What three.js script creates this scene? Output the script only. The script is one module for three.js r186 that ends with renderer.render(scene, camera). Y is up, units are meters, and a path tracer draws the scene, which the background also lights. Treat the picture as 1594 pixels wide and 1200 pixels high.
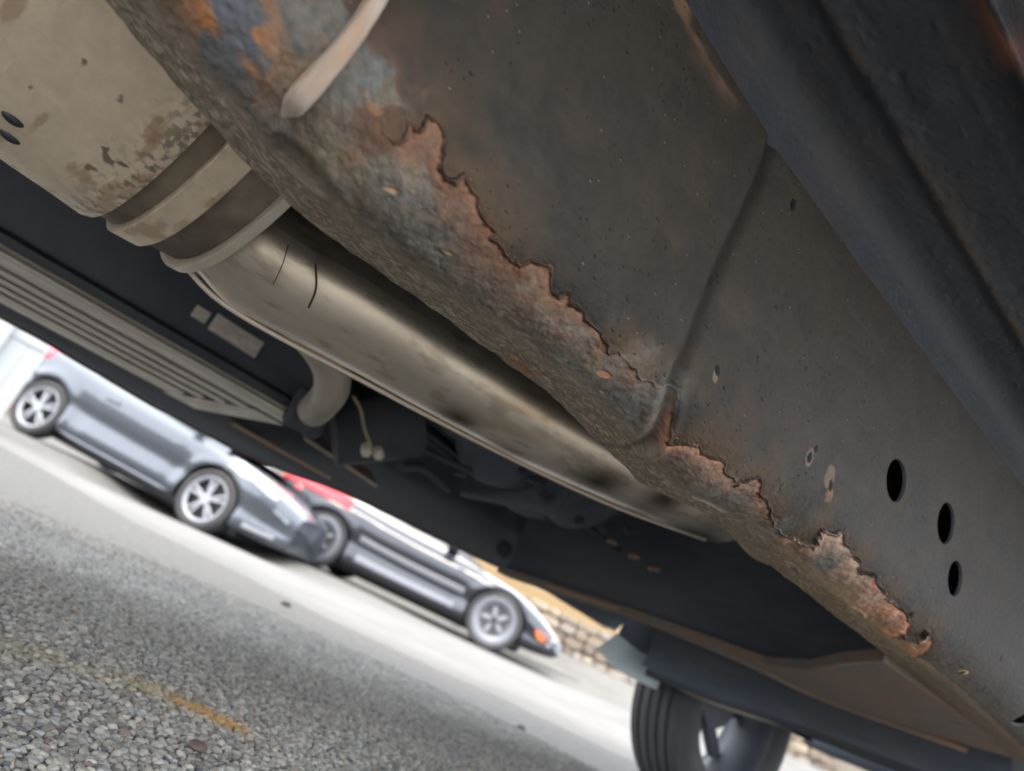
import * as THREE from 'three';
import { mergeGeometries } from 'three/addons/utils/BufferGeometryUtils.js';
import { RoundedBoxGeometry } from 'three/addons/geometries/RoundedBoxGeometry.js';

// ---------------------------------------------------------------- camera, sky, sun, exposure
const scene = new THREE.Scene();
const camera = new THREE.PerspectiveCamera(56.79, 1024 / 771, 0.02, 900);
{
  const roll = 24.6 * Math.PI / 180, pitch = 18.3 * Math.PI / 180, az = 33.1 * Math.PI / 180;
  const F = new THREE.Vector3(Math.sin(az) * Math.cos(pitch), Math.sin(pitch), -Math.cos(az) * Math.cos(pitch));
  const R0 = new THREE.Vector3(Math.cos(az), 0, Math.sin(az));
  const U0 = new THREE.Vector3().crossVectors(R0, F);
  camera.position.set(0, 0.2, 0);
  camera.up.copy(R0.clone().multiplyScalar(-Math.sin(roll)).add(U0.clone().multiplyScalar(Math.cos(roll))));
  camera.lookAt(camera.position.clone().add(F));
  camera.focus = 0.53;
  camera.userData.fStop = 5.0;
}
const sunDir = new THREE.Vector3(-0.5, 0.8, 0.28).normalize();
{
  const w = 128, h = 64, d = new Float32Array(w * h * 4);
  for (let j = 0; j < h; j++) for (let i = 0; i < w; i++) {
    const el = (j + 0.5) / h * Math.PI - Math.PI / 2, az = (i + 0.5) / w * Math.PI * 2;
    const s = Math.max(0, Math.sin(el));
    const dir = [Math.cos(el) * Math.cos(az), Math.sin(el), Math.cos(el) * Math.sin(az)];
    const g = Math.pow(Math.max(0, dir[0] * -0.5 + dir[1] * 0.8 + dir[2] * 0.28), 3);
    const v = (el > 0 ? 1.02 - 0.2 * s : 0.6) * (0.94 + 0.06 * Math.sin(az * 3 + 4 * el)) + 0.22 * g;
    const k = (j * w + i) * 4;
    d[k] = v * 0.95; d[k + 1] = v * 1.0; d[k + 2] = v * 1.1; d[k + 3] = 1;
  }
  const t = new THREE.DataTexture(d, w, h, THREE.RGBAFormat, THREE.FloatType);
  t.mapping = THREE.EquirectangularReflectionMapping; t.magFilter = THREE.LinearFilter; t.minFilter = THREE.LinearFilter; t.needsUpdate = true;
  scene.background = t; scene.environment = t;
}
const sun = new THREE.DirectionalLight(0xfff1de, 0.8);
sun.position.copy(sunDir).multiplyScalar(60); sun.castShadow = true; sun.shadow.radius = 45;
sun.shadow.mapSize.set(2048, 2048);
Object.assign(sun.shadow.camera, { left: -20, right: 20, top: 20, bottom: -20, near: 1, far: 140 });
scene.add(sun, sun.target);
const renderer = new THREE.WebGLRenderer({ antialias: true });
renderer.setSize(1024, 771);
renderer.toneMapping = THREE.LinearToneMapping;
renderer.toneMappingExposure = 6.8;
renderer.shadowMap.enabled = true;

// ---------------------------------------------------------------- helpers
function rng(seed) { let a = seed >>> 0; return () => { a = (a + 0x6D2B79F5) >>> 0; let t = a; t = Math.imul(t ^ (t >>> 15), t | 1); t ^= t + Math.imul(t ^ (t >>> 7), t | 61); return ((t ^ (t >>> 14)) >>> 0) / 4294967296; }; }
const clamp = (x, a = 0, b = 1) => Math.min(b, Math.max(a, x));
const lerp = (a, b, t) => a + (b - a) * t;
const sm = (a, b, x) => { const t = clamp((x - a) / (b - a)); return t * t * (3 - 2 * t); };
const gau = (x, w) => Math.exp(-(x / w) * (x / w));
function h2(i, j, s) { let n = Math.imul(i, 374761393) + Math.imul(j, 668265263) + Math.imul(s, 1274126177); n = Math.imul(n ^ (n >>> 13), 1103515245); n ^= n >>> 16; return (n >>> 0) / 4294967296; }
function vn(x, y, s) {
  const i = Math.floor(x), j = Math.floor(y); let a = x - i, b = y - j; a = a * a * (3 - 2 * a); b = b * b * (3 - 2 * b);
  return lerp(lerp(h2(i, j, s), h2(i + 1, j, s), a), lerp(h2(i, j + 1, s), h2(i + 1, j + 1, s), a), b);
}
function fbm(x, y, s, o = 4) { let v = 0, a = 0.5, n = 0; for (let k = 0; k < o; k++) { v += a * vn(x, y, s + k); n += a; x = x * 2.03 + 5.1; y = y * 2.03 + 1.7; a *= 0.5; } return v / n; }
function lin(xs, ys, x) { if (x <= xs[0]) return ys[0]; for (let i = 1; i < xs.length; i++) if (x <= xs[i]) return lerp(ys[i - 1], ys[i], (x - xs[i - 1]) / (xs[i] - xs[i - 1])); return ys[ys.length - 1]; }
function spl(xs, ys, x) {
  const n = xs.length; if (x <= xs[0]) return ys[0]; if (x >= xs[n - 1]) return ys[n - 1];
  let i = 1; while (x > xs[i]) i++;
  const x0 = xs[i - 1], x1 = xs[i], h = x1 - x0, t = (x - x0) / h, d = (ys[i] - ys[i - 1]) / h;
  const m0 = i > 1 ? ((ys[i] - ys[i - 2]) / (xs[i] - xs[i - 2])) : d, m1 = i < n - 1 ? ((ys[i + 1] - ys[i - 1]) / (xs[i + 1] - xs[i - 1])) : d;
  const t2 = t * t, t3 = t2 * t;
  return (2 * t3 - 3 * t2 + 1) * ys[i - 1] + (t3 - 2 * t2 + t) * h * m0 + (-2 * t3 + 3 * t2) * ys[i] + (t3 - t2) * h * m1;
}
const counts = {};
function numbered(n) { const c = counts[n] = (counts[n] ?? -1) + 1; return c ? n + '_' + String(c).padStart(3, '0') : n; }
function tag(o, label, category, group, kind) { o.userData.label = label; if (category) o.userData.category = category; if (group) o.userData.group = group; if (kind) o.userData.kind = kind; return o; }
function thing(name, label, category, group) { const g = new THREE.Group(); g.name = numbered(name); scene.add(g); return tag(g, label, category, group); }
function add(name, geo, mat, parent, label) {
  const m = new THREE.Mesh(geo, mat); m.name = name; m.castShadow = m.receiveShadow = true; parent.add(m); if (label) m.userData.label = label; return m;
}
// a grid surface; keep(a, b, c) may drop triangles
function grid(nu, nv, fn, { closed = false, keep, flip = false, uv } = {}) {
  const p = new Float32Array((nu + 1) * (nv + 1) * 3), q = new Float32Array((nu + 1) * (nv + 1) * 2), ix = [];
  for (let i = 0; i <= nu; i++) for (let j = 0; j <= nv; j++) {
    const k = i * (nv + 1) + j, r = fn(i / nu, j / nv);
    p[k * 3] = r[0]; p[k * 3 + 1] = r[1]; p[k * 3 + 2] = r[2];
    const w = uv ? uv(i / nu, j / nv, r) : [i / nu, j / nv]; q[k * 2] = w[0]; q[k * 2 + 1] = w[1];
  }
  for (let i = 0; i < nu; i++) for (let j = 0; j < nv; j++) {
    const a = i * (nv + 1) + j, b = a + nv + 1, c = b + 1, d = a + 1;
    for (const t of [[a, b, c], [a, c, d]]) { if (keep && !keep(p, ...t)) continue; flip ? ix.push(t[0], t[2], t[1]) : ix.push(...t); }
  }
  const g = new THREE.BufferGeometry();
  g.setAttribute('position', new THREE.BufferAttribute(p, 3)); g.setAttribute('uv', new THREE.BufferAttribute(q, 2)); g.setIndex(ix); g.computeVertexNormals();
  return g;
}
function tube(pts, radius, seg = 40, rad = 14) {
  const c = new THREE.CatmullRomCurve3(pts.map((p) => new THREE.Vector3(...p)));
  return new THREE.TubeGeometry(c, seg, radius, rad, false);
}
function rbox(w, h, d, r, [x, y, z] = [0, 0, 0], rot) { const g = new RoundedBoxGeometry(w, h, d, 2, r); if (rot) g.applyMatrix4(new THREE.Matrix4().makeRotationFromEuler(new THREE.Euler(...rot))); g.translate(x, y, z); return g; }
function tex(w, h, fn, srgb) {   // fn returns linear rgb; stored as 8-bit sRGB
  const d = new Uint8Array(w * h * 4), enc = (x) => { x = clamp(x); return Math.round(255 * (x <= 0.0031308 ? 12.92 * x : 1.055 * Math.pow(x, 1 / 2.4) - 0.055)); };
  for (let j = 0; j < h; j++) for (let i = 0; i < w; i++) { const c = fn((i + 0.5) / w, (j + 0.5) / h, i, j), k = (j * w + i) * 4; d[k] = enc(c[0]); d[k + 1] = enc(c[1]); d[k + 2] = enc(c[2]); d[k + 3] = 255; }
  const t = new THREE.DataTexture(d, w, h, THREE.RGBAFormat); t.colorSpace = THREE.SRGBColorSpace; return fin(t);
}
function ftex(w, h, arr) { const t = new THREE.DataTexture(arr, w, h, THREE.RedFormat, THREE.FloatType); return fin(t); }
function fin(t) { t.wrapS = t.wrapT = THREE.RepeatWrapping; t.magFilter = THREE.LinearFilter; t.minFilter = THREE.LinearMipmapLinearFilter; t.generateMipmaps = true; t.needsUpdate = true; return t; }
const mix3 = (a, b, t) => [lerp(a[0], b[0], t), lerp(a[1], b[1], t), lerp(a[2], b[2], t)];
const std = (rgb, roughness = 0.7, metalness = 0, extra = {}) => { const m = new THREE.MeshStandardMaterial({ roughness, metalness, side: THREE.DoubleSide, ...extra }); m.color.setRGB(...rgb); return m; };
// grime: a tiling blotchy colour map round a base colour
function grime(base, alt, seed, freq = 6, amount = 1, size = 512) {
  const P = (x, y, f, s, o) => { // periodic fbm by blending
    const a = fbm(x * f, y * f, s, o), b = fbm((x - 1) * f, y * f, s, o), c = fbm(x * f, (y - 1) * f, s, o), d = fbm((x - 1) * f, (y - 1) * f, s, o);
    const u = sm(0.7, 1, x), v = sm(0.7, 1, y); return lerp(lerp(a, b, u), lerp(c, d, u), v);
  };
  return tex(size, size, (x, y, i, j) => {
    const k = sm(0.35, 0.65, P(x, y, freq, seed, 5)), n = P(x, y, freq * 6, seed + 9, 3), g = h2(i, j, seed);
    const c = mix3(base, alt, k * amount); const f = 0.82 + 0.28 * n + 0.08 * g; return [c[0] * f, c[1] * f, c[2] * f];
  });
}
function gmat(base, alt, seed, roughness, metalness, freq, extra) { const m = std([1, 1, 1], roughness, metalness, extra); m.map = grime(base, alt, seed, freq); return m; }

// ---------------------------------------------------------------- terrain
const TP = [[2.42, -7.95, -0.09], [0.75, -9.75, 0.07], [5.83, -6.92, 0.02], [4.1, -8.41, 0.055], [9.6, -9.2, 0.42], [6.5, -4.2, 0.08], [12, -7, 0.42], [5, -13, 0.3], [0, -14, 0.15], [2.2, -1.5, -0.03], [3.2, -3, 0.0], [1, -5, 0], [-3, -8, 0.05], [-4, -4, 0], [0, 0, 0], [0.5, -2, 0], [1.4, -1.4, 0], [4, 2, 0], [-3, 3, 0], [14, -14, 0.5], [16, 0, 0.2]];
function ground(x, z) {
  let s = 0, w = 0.02; for (const [a, b, y] of TP) { const d = (x - a) ** 2 + (z - b) ** 2, k = 1 / (d * d + 0.05); s += k * y; w += k; } return s / w * (1 - sm(18, 60, Math.hypot(x, z)));
}

// ground sheet
const pebble = (() => {
  const N = 1024, M = 128, col = new Float32Array(N * N * 3), hgt = new Float32Array(N * N), r = rng(5), px = new Float32Array(M * M * 6);
  for (let i = 0; i < M * M; i++) { px[i * 6] = r(); px[i * 6 + 1] = r(); px[i * 6 + 2] = 0.6 + 0.8 * r(); const v = 0.55 + 0.75 * r(), w = r(); px[i * 6 + 3] = v * (1 + 0.07 * (w - 0.5)); px[i * 6 + 4] = v; px[i * 6 + 5] = v * (1 - 0.1 * (w - 0.45)); }
  for (let j = 0; j < N; j++) for (let i = 0; i < N; i++) {
    const x = i / N * M, y = j / N * M, ci = Math.floor(x), cj = Math.floor(y); let d1 = 9, d2 = 9, best = 0;
    for (let b = -1; b <= 1; b++) for (let a = -1; a <= 1; a++) { const k = (((cj + b + M) % M) * M + (ci + a + M) % M) * 6, dx = ci + a + px[k] - x, dy = cj + b + px[k + 1] - y, d = Math.hypot(dx, dy) / px[k + 2]; if (d < d1) { d2 = d1; d1 = d; best = k; } else if (d < d2) d2 = d; }
    const e = sm(0.02, 0.3, d2 - d1); hgt[j * N + i] = e * (0.7 + 0.3 * (1 - d1));
    const f = (0.35 + 0.65 * e); for (let c = 0; c < 3; c++) col[(j * N + i) * 3 + c] = px[best + 3 + c] * f;
  }
  return { N, col, hgt };
})();
{
  const base = [0.081, 0.0755, 0.065];
  const map = tex(1024, 1024, (x, y, i, j) => { const k = (j * 1024 + i) * 3; return [0, 1, 2].map((c) => base[c] * (0.25 + 0.8 * pebble.col[k + c])); });
  const bump = ftex(1024, 1024, pebble.hgt);
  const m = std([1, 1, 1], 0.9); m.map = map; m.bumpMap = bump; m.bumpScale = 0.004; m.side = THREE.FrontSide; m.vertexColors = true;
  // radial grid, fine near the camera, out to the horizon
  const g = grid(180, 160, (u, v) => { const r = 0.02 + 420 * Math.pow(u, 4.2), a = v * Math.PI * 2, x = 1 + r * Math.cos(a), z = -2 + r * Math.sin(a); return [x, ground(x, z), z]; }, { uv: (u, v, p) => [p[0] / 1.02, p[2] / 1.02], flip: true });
  { const p = g.attributes.position, c = new Float32Array(p.count * 3); for (let i = 0; i < p.count; i++) { const k = lerp(1, 2.9, sm(-1.75, -0.95, p.getZ(i) + 0.3 * (fbm(p.getX(i), p.getZ(i), 66, 3) - 0.5))); c.set([k, k, k * 0.99], i * 3); } g.setAttribute('color', new THREE.BufferAttribute(c, 3)); }  // ground under the vehicle paler than beyond, to bounce light onto its underside
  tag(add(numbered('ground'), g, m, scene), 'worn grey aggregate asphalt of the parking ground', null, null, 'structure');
}
// pale strip where the cars stand; its edge is uneven and fades to grey
{
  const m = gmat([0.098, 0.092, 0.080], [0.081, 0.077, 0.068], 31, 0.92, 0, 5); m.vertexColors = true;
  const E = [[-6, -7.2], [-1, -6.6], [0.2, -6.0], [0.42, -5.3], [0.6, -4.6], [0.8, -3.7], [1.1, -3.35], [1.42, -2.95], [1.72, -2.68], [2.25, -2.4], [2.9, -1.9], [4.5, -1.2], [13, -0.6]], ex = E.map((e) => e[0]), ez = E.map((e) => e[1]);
  const NX = 260, NZ = 90, col = new Float32Array((NX + 1) * (NZ + 1) * 3);
  const g = grid(NX, NZ, (u, v) => {
    const x = u < 0.7 ? lerp(-1, 5, u / 0.7) : lerp(5, 13, (u - 0.7) / 0.3), d = -0.5 + 14 * Math.pow(v, 2.2), z = lin(ex, ez, x) - d;
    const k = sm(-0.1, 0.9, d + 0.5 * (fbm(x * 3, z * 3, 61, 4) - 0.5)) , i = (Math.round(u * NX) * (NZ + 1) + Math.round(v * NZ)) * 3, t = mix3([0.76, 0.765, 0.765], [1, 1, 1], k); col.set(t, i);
    return [x, ground(x, z) - 0.006 + 0.012 * sm(-0.45, 0.5, d + 0.35 * (fbm(x * 2.4, z * 2.4, 62, 4) - 0.5)), z];
  }, { uv: (u, v, p) => [p[0] / 2.3, p[2] / 2.3] });
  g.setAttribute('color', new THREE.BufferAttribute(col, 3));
  tag(add(numbered('driveway'), g, m, scene), 'pale strip of ground under the two parked cars', null, null, 'structure');
}
// loose and bedded stones close to the camera
{
  const r = rng(77), vars = [];
  for (let k = 0; k < 6; k++) {
    const g = new THREE.IcosahedronGeometry(1, 2), p = g.attributes.position, s = k * 13.7, a = [0.9 + 0.5 * r(), 0.55 + 0.25 * r(), 0.7 + 0.4 * r()], cuts = [];
    for (let c = 0; c < 7; c++) { const v = new THREE.Vector3(r() - 0.5, r() - 0.5, r() - 0.5).normalize(); cuts.push([v, 0.55 + 0.3 * r()]); }
    for (let i = 0; i < p.count; i++) {
      const v = new THREE.Vector3().fromBufferAttribute(p, i); let q = 1; for (const [n, d] of cuts) { const t = v.dot(n); if (t > d) q = Math.min(q, d / t + 0.06); }
      q *= 0.95 + 0.1 * vn(v.x * 2 + s, v.y * 2 + v.z, k); v.multiplyScalar(q); p.setXYZ(i, v.x * a[0], v.y * a[1], v.z * a[2]);
    }
    g.deleteAttribute('uv'); g.deleteAttribute('normal'); const gg = g; gg.computeVertexNormals(); vars.push(gg);
  }
  const lists = vars.map(() => []), step = 0.0057;
  for (let x = -0.25; x < 2.1; x += step) for (let z = -0.42; z > -2.6; z -= step) {
    const d = Math.hypot(x, z), az = Math.atan2(x, -z);
    if (d > 2.35 || az < -0.12 || az > 0.98) continue;
    if (d > 1.5 && r() < (d - 1.5) * 0.6) continue;
    lists[Math.floor(r() * 6)].push([x + (r() - 0.5) * 0.007, z + (r() - 0.5) * 0.007, 0.0027 + 0.0027 * Math.pow(r(), 1.6), r(), r(), r()]);
  }
  const parent = new THREE.Group(); parent.name = numbered('gravel'); scene.add(parent);
  tag(parent, 'small grey stones bedded in the ground close to the camera', null, null, 'stuff');
  const M = new THREE.Matrix4(), Q = new THREE.Quaternion(), V = new THREE.Vector3(), S = new THREE.Vector3(), C = new THREE.Color();
  const mat = std([1, 1, 1], 0.85); mat.side = THREE.FrontSide;
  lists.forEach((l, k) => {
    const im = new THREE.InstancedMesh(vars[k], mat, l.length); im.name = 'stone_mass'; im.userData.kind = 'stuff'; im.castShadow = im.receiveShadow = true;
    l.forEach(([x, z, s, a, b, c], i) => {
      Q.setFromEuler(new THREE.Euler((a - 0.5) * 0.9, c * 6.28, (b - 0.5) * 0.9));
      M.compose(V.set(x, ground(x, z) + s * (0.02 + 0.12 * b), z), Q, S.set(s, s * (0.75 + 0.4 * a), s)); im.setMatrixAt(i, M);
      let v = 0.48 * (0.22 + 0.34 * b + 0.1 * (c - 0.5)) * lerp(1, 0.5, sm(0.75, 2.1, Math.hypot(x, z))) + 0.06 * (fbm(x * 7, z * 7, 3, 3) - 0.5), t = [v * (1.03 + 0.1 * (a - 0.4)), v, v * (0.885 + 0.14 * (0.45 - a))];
      if (h2(i, k, 4) < 0.05) t = [v * 0.95, v * 0.72, v * 0.58]; else if (h2(i, k, 5) < 0.04) t = [0.07, 0.07, 0.075];
      // ochre stain running across the stones
      const u = (x - 0.17) / 0.26, line = -0.845 - 0.055 * Math.sin(u * 2.6 + 0.6) + 0.05 * u, w = gau(z - line + 0.03 * (fbm(x * 22, z * 22, 23, 3) - 0.5), 0.03) * sm(-0.5, 0.25, u) * sm(0.98, 0.8, u) * sm(0.28, 0.6, fbm(x * 28, z * 28, 19, 3));
      t = mix3(t, mix3([0.27, 0.22, 0.11], [0.31, 0.165, 0.035], sm(0.35, 0.75, u)), clamp(w * (0.5 + 0.45 * sm(0.35, 0.75, u))));
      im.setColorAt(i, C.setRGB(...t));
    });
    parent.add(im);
  });
}
// single pebbles that lie loose
for (const [x, z, s, rgb, l] of [[0.31, -0.705, 0.0085, [0.07, 0.048, 0.038], 'rounded brown pebble lying loose among grey stones near the camera'], [1.18, -2.57, 0.017, [0.05, 0.045, 0.04], 'dark pebble on bright ground in front of the grey car'], [1.64, -1.69, 0.013, [0.035, 0.035, 0.04], 'small black pebble on shaded ground left of the vehicle wheel']]) {
  const g = new THREE.IcosahedronGeometry(s, 3), p = g.attributes.position; for (let i = 0; i < p.count; i++) { const f = 0.85 + 0.3 * vn(p.getX(i) / s * 1.6 + 3, p.getY(i) / s * 1.6 + p.getZ(i) / s, 2); p.setXYZ(i, p.getX(i) * f * 1.2, p.getY(i) * f * 0.7, p.getZ(i) * f); }
  g.computeVertexNormals(); const m = add(numbered('pebble'), g, std(rgb, 0.8), scene); m.position.set(x, ground(x, z) + s * 0.45, z); tag(m, l, 'pebble');
}

// ---------------------------------------------------------------- the vehicle overhead, seen from beneath
const van = thing('parked_truck', 'rusty dark vehicle seen from beneath, its frame rail, exhaust and floor filling the upper picture', 'vehicle');
const M = {
  black: gmat([0.062, 0.076, 0.098], [0.085, 0.094, 0.108], 3, 0.75, 0, 5),
  floor: gmat([0.034, 0.043, 0.060], [0.046, 0.054, 0.070], 4, 0.72, 0, 7),
  dark: gmat([0.042, 0.05, 0.064], [0.056, 0.058, 0.064], 6, 0.7, 0.1, 8),
  dusty: gmat([0.42, 0.36, 0.30], [0.32, 0.26, 0.21], 8, 0.85, 0.1, 9),
  rusty: gmat([0.30, 0.20, 0.14], [0.22, 0.17, 0.135], 12, 0.9, 0.05, 7),
  steel: gmat([0.72, 0.64, 0.54], [0.62, 0.55, 0.46], 14, 0.5, 0.3, 4),
  tray: gmat([0.72, 0.665, 0.60], [0.56, 0.515, 0.46], 16, 0.75, 0.15, 6),
  plastic: std([0.012, 0.015, 0.02], 0.55),
  rubber: gmat([0.024, 0.024, 0.025], [0.04, 0.039, 0.037], 18, 0.82, 0, 6),
  alloy: std([0.75, 0.76, 0.78], 0.3, 0.85),
};
// frame rail: the section (z, y) by arc length, bent by small offsets along the rail
const PZ = [], PY = [], PT = [];
{
  for (let i = 0; i <= 20; i++) { PZ.push(-0.32); PY.push(0.619 - 0.194 * i / 20); }
  for (let i = 1; i < 25; i++) { const a = Math.PI / 2 * i / 24; PZ.push(-0.375 + 0.055 * Math.cos(a)); PY.push(0.425 - 0.053 * Math.sin(a)); }
  PZ.push(-0.39, -0.405, -0.42); PY.push(0.3725, 0.374, 0.376);
  for (let i = 1; i < 13; i++) { const a = Math.PI / 2 * i / 12; PZ.push(-0.42 - 0.015 * Math.sin(a)); PY.push(0.391 - 0.015 * Math.cos(a)); }
  PZ.push(-0.435); PY.push(0.6);
  PT.push(0); for (let i = 1; i < PZ.length; i++) PT.push(PT[i - 1] + Math.hypot(PZ[i] - PZ[i - 1], PY[i] - PY[i - 1]));
}
const DX = [-0.3, -0.12, -0.054, -0.011, 0.046, 0.094, 0.198, 0.318, 0.436, 0.53, 0.764, 1.014, 1.47, 2.2], DB = [0.06, 0.045, 0.031, 0.019, 0.004, -0.001, 0.002, 0.004, -0.011, 0.001, -0.002, -0.006, -0.017, -0.03];
const DTX = [-0.3, 0, 0.1, 0.2, 0.33, 0.5, 2], DTB = [0.09, 0.05, 0.03, 0.016, 0.003, 0, 0];
function railPoint(s, t, off = 0) {
  const e = 0.002, z = lin(PT, PZ, t), y = lin(PT, PY, t), za = lin(PT, PZ, t - e), zb = lin(PT, PZ, t + e), ya = lin(PT, PY, t - e), yb = lin(PT, PY, t + e);
  const k = clamp((0.619 - y) / 0.194), tz = zb - za, ty = yb - ya, l = Math.hypot(tz, ty) || 1;
  return [s, y + lin(DX, DB, s) * k + lin(DTX, DTB, s) * (1 - k) + off * (tz / l), z + off * (-ty / l)];
}
// edge of the lifted coating, (s, t) in metres
const EDGE = [[-0.3, 0.205], [-0.12, 0.2], [-0.03, 0.203], [0.01, 0.19], [0.041, 0.196], [0.051, 0.196], [0.055, 0.2], [0.062, 0.201], [0.065, 0.205], [0.065, 0.212], [0.069, 0.213], [0.076, 0.214], [0.078, 0.221], [0.085, 0.221], [0.087, 0.214], [0.085, 0.21], [0.091, 0.205], [0.090, 0.196], [0.098, 0.197], [0.104, 0.202], [0.116, 0.218], [0.122, 0.214], [0.123, 0.209], [0.130, 0.211], [0.141, 0.215], [0.151, 0.219], [0.160, 0.221], [0.161, 0.226], [0.172, 0.228], [0.185, 0.227], [0.190, 0.220], [0.201, 0.218], [0.212, 0.228], [0.218, 0.227], [0.224, 0.221], [0.235, 0.225], [0.248, 0.225], [0.261, 0.226], [0.278, 0.233], [0.282, 0.228], [0.293, 0.230], [0.305, 0.231], [0.313, 0.234], [0.324, 0.230], [0.333, 0.224], [0.342, 0.221], [0.351, 0.228], [0.360, 0.239], [0.372, 0.250], [0.380, 0.243], [0.388, 0.235], [0.398, 0.237], [0.413, 0.229], [0.430, 0.234], [0.445, 0.233], [0.457, 0.222], [0.475, 0.233], [0.504, 0.239], [0.518, 0.248], [0.545, 0.256], [0.547, 0.257], [0.566, 0.251], [0.586, 0.246], [0.569, 0.230], [0.591, 0.217], [0.608, 0.225], [0.633, 0.227], [0.652, 0.235], [0.668, 0.227], [0.700, 0.233], [0.735, 0.235], [0.760, 0.233], [0.785, 0.239], [0.800, 0.252], [0.806, 0.262], [0.827, 0.250], [0.818, 0.232], [0.842, 0.236], [0.858, 0.250], [0.874, 0.266], [1.010, 0.263], [1.262, 0.271], [2.2, 0.27]];
const BIN = new Map();
for (let i = 1; i < EDGE.length; i++) { const a = Math.min(EDGE[i - 1][0], EDGE[i][0]) - 0.045, b = Math.max(EDGE[i - 1][0], EDGE[i][0]) + 0.045; for (let k = Math.floor(a * 50); k <= Math.floor(b * 50); k++) { if (!BIN.has(k)) BIN.set(k, []); BIN.get(k).push(i); } }
function edgeDist(s, t) {   // > 0 below the edge, where the coating has gone
  const js = s + 0.0068 * (fbm(s * 120, t * 120, 41, 3) - 0.5), jt = t + 0.0075 * (fbm(s * 110 + 7, t * 110, 43, 3) - 0.5);
  let best = 0.045, below = false;
  for (const i of BIN.get(Math.floor(s * 50)) ?? []) {
    const [ax, ay] = EDGE[i - 1], [bx, by] = EDGE[i], dx = bx - ax, dy = by - ay, k = clamp(((js - ax) * dx + (jt - ay) * dy) / (dx * dx + dy * dy + 1e-12));
    best = Math.min(best, Math.hypot(js - ax - dx * k, jt - ay - dy * k));
    if ((ax <= js) !== (bx <= js) && ay + dy * (js - ax) / dx < jt) below = !below;
  }
  return below ? best : -best;
}
const SEAM_T = [0, 0.043, 0.127, 0.193, 0.218, 0.238, 0.266, 0.312, 0.35], SEAM_S = [0.336, 0.337, 0.33, 0.33, 0.332, 0.346, 0.366, 0.377, 0.38];
const PITS = [[0.503, 0.186, 0.010, 0.014], [0.54, 0.190, 0.012, 0.017], [0.548, 0.204, 0.011, 0.012], [0.364, 0.193, 0.006, 0.010]];
const BARE = [[0.503, 0.187, 0.003, 0.005], [0.510, 0.176, 0.002, 0.003], [0.544, 0.196, 0.0035, 0.005], [0.364, 0.188, 0.003, 0.004], [0.95, 0.244, 0.004, 0.004], [0.383, 0.023, 0.003, 0.006], [0.99, 0.2, 0.003, 0.004], [0.448, 0.237, 0.002, 0.003], [0.775, 0.232, 0.004, 0.003]];
const SPOTS = [[0.7, 0.305, 0.004, [0.75, 0.2, 0.08]], [0.099, 0.241, 0.0035, [0.36, 0.23, 0.12]], [0.951, 0.242, 0.005, [0.4, 0.26, 0.13]], [0.29, 0.249, 0.003, [0.33, 0.15, 0.09]], [0.305, 0.262, 0.0026, [0.3, 0.15, 0.09]], [0.265, 0.307, 0.012, [0.25, 0.13, 0.08]], [0.149, 0.249, 0.004, [0.3, 0.2, 0.12]]];
const DENTS = [[0.262, 0.306, 0.010, 0.006, 0.0035], [0.47, 0.280, 0.016, 0.005, 0.003], [0.63, 0.29, 0.014, 0.005, 0.002], [0.74, 0.275, 0.012, 0.005, 0.003], [0.06, 0.27, 0.02, 0.012, 0.002]];
const chipZone = (s, t) => sm(0.27, 0.3, t + 0.025 * (fbm(s * 30, t * 30, 71, 3) - 0.5));
const chip = (s, t) => { const x = s + 0.6 * t, y = t - 0.25 * s; return Math.abs(fbm(x * 150, y * 330, 81, 4) - 0.5) * 2; };
function edgePresence(s, t) { return Math.max(sm(0.40, 0.56, fbm(s * 17 + 3, t * 12, 48, 3)), gau(s - 0.215, 0.022), gau(s - 0.115, 0.025), gau(s - 0.405, 0.05), sm(0.53, 0.57, s) * sm(0.9, 0.86, s)) * sm(0.93, 0.88, s); }
function railLow(s, t) {     // coarse relief, metres, in the mesh
  const d = edgeDist(s, t), ds = s - spl(SEAM_T, SEAM_S, t), low = sm(0.2, 0.24, t);
  let h = 0.0016 * (fbm(s * 14, t * 14, 51, 3) - 0.5);
  const sf = 1 - 0.85 * sm(0.268, 0.3, t); h -= sf * (0.0040 + 0.0025 * low) * gau(ds - 0.002 * low, lerp(0.0055, 0.006, low));
  h += sf * low * 0.0030 * (gau(ds - 0.014, 0.006) + 0.8 * gau(ds + 0.013, 0.006)) + 0.0014 * sm(0, 0.012, -ds) * (1 - low);
  if (d > 0) { h += edgePresence(s, t) * (0.0008 + 0.0030 * fbm(s * 70, t * 70, 53, 3)) * Math.exp(-d / 0.012) + 0.0018 * (fbm(s * 90, t * 90, 54, 3) - 0.5) * sm(0.0, 0.01, d); if (s > 0.56 && s < 0.88) h += 0.0065 * Math.exp(-d / 0.016) * fbm(s * 55, t * 55, 58, 3); }
  h += chipZone(s, t) * 0.0016 * (fbm(s * 60, t * 90, 55, 3) - 0.5) * 2;
  for (const [a, b, u, v] of PITS) h += 0.0012 * Math.exp(-(((s - a) / u) ** 2 + ((t - b) / v) ** 2) * 2) * fbm(s * 150, t * 150, 57, 3) * 2;
  for (const [a, b, u, v, k] of DENTS) { const q = ((s - a) / u) ** 2 + ((t - b) / v) ** 2; h += k * (0.8 * Math.exp(-((Math.sqrt(q) - 1.1) ** 2) * 6) - Math.exp(-q * 1.6)); }
  return h;
}
const S0 = -0.2, S1 = 1.75, T1 = 0.3476, RU = 0.5;   // u runs denser near the camera
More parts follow.
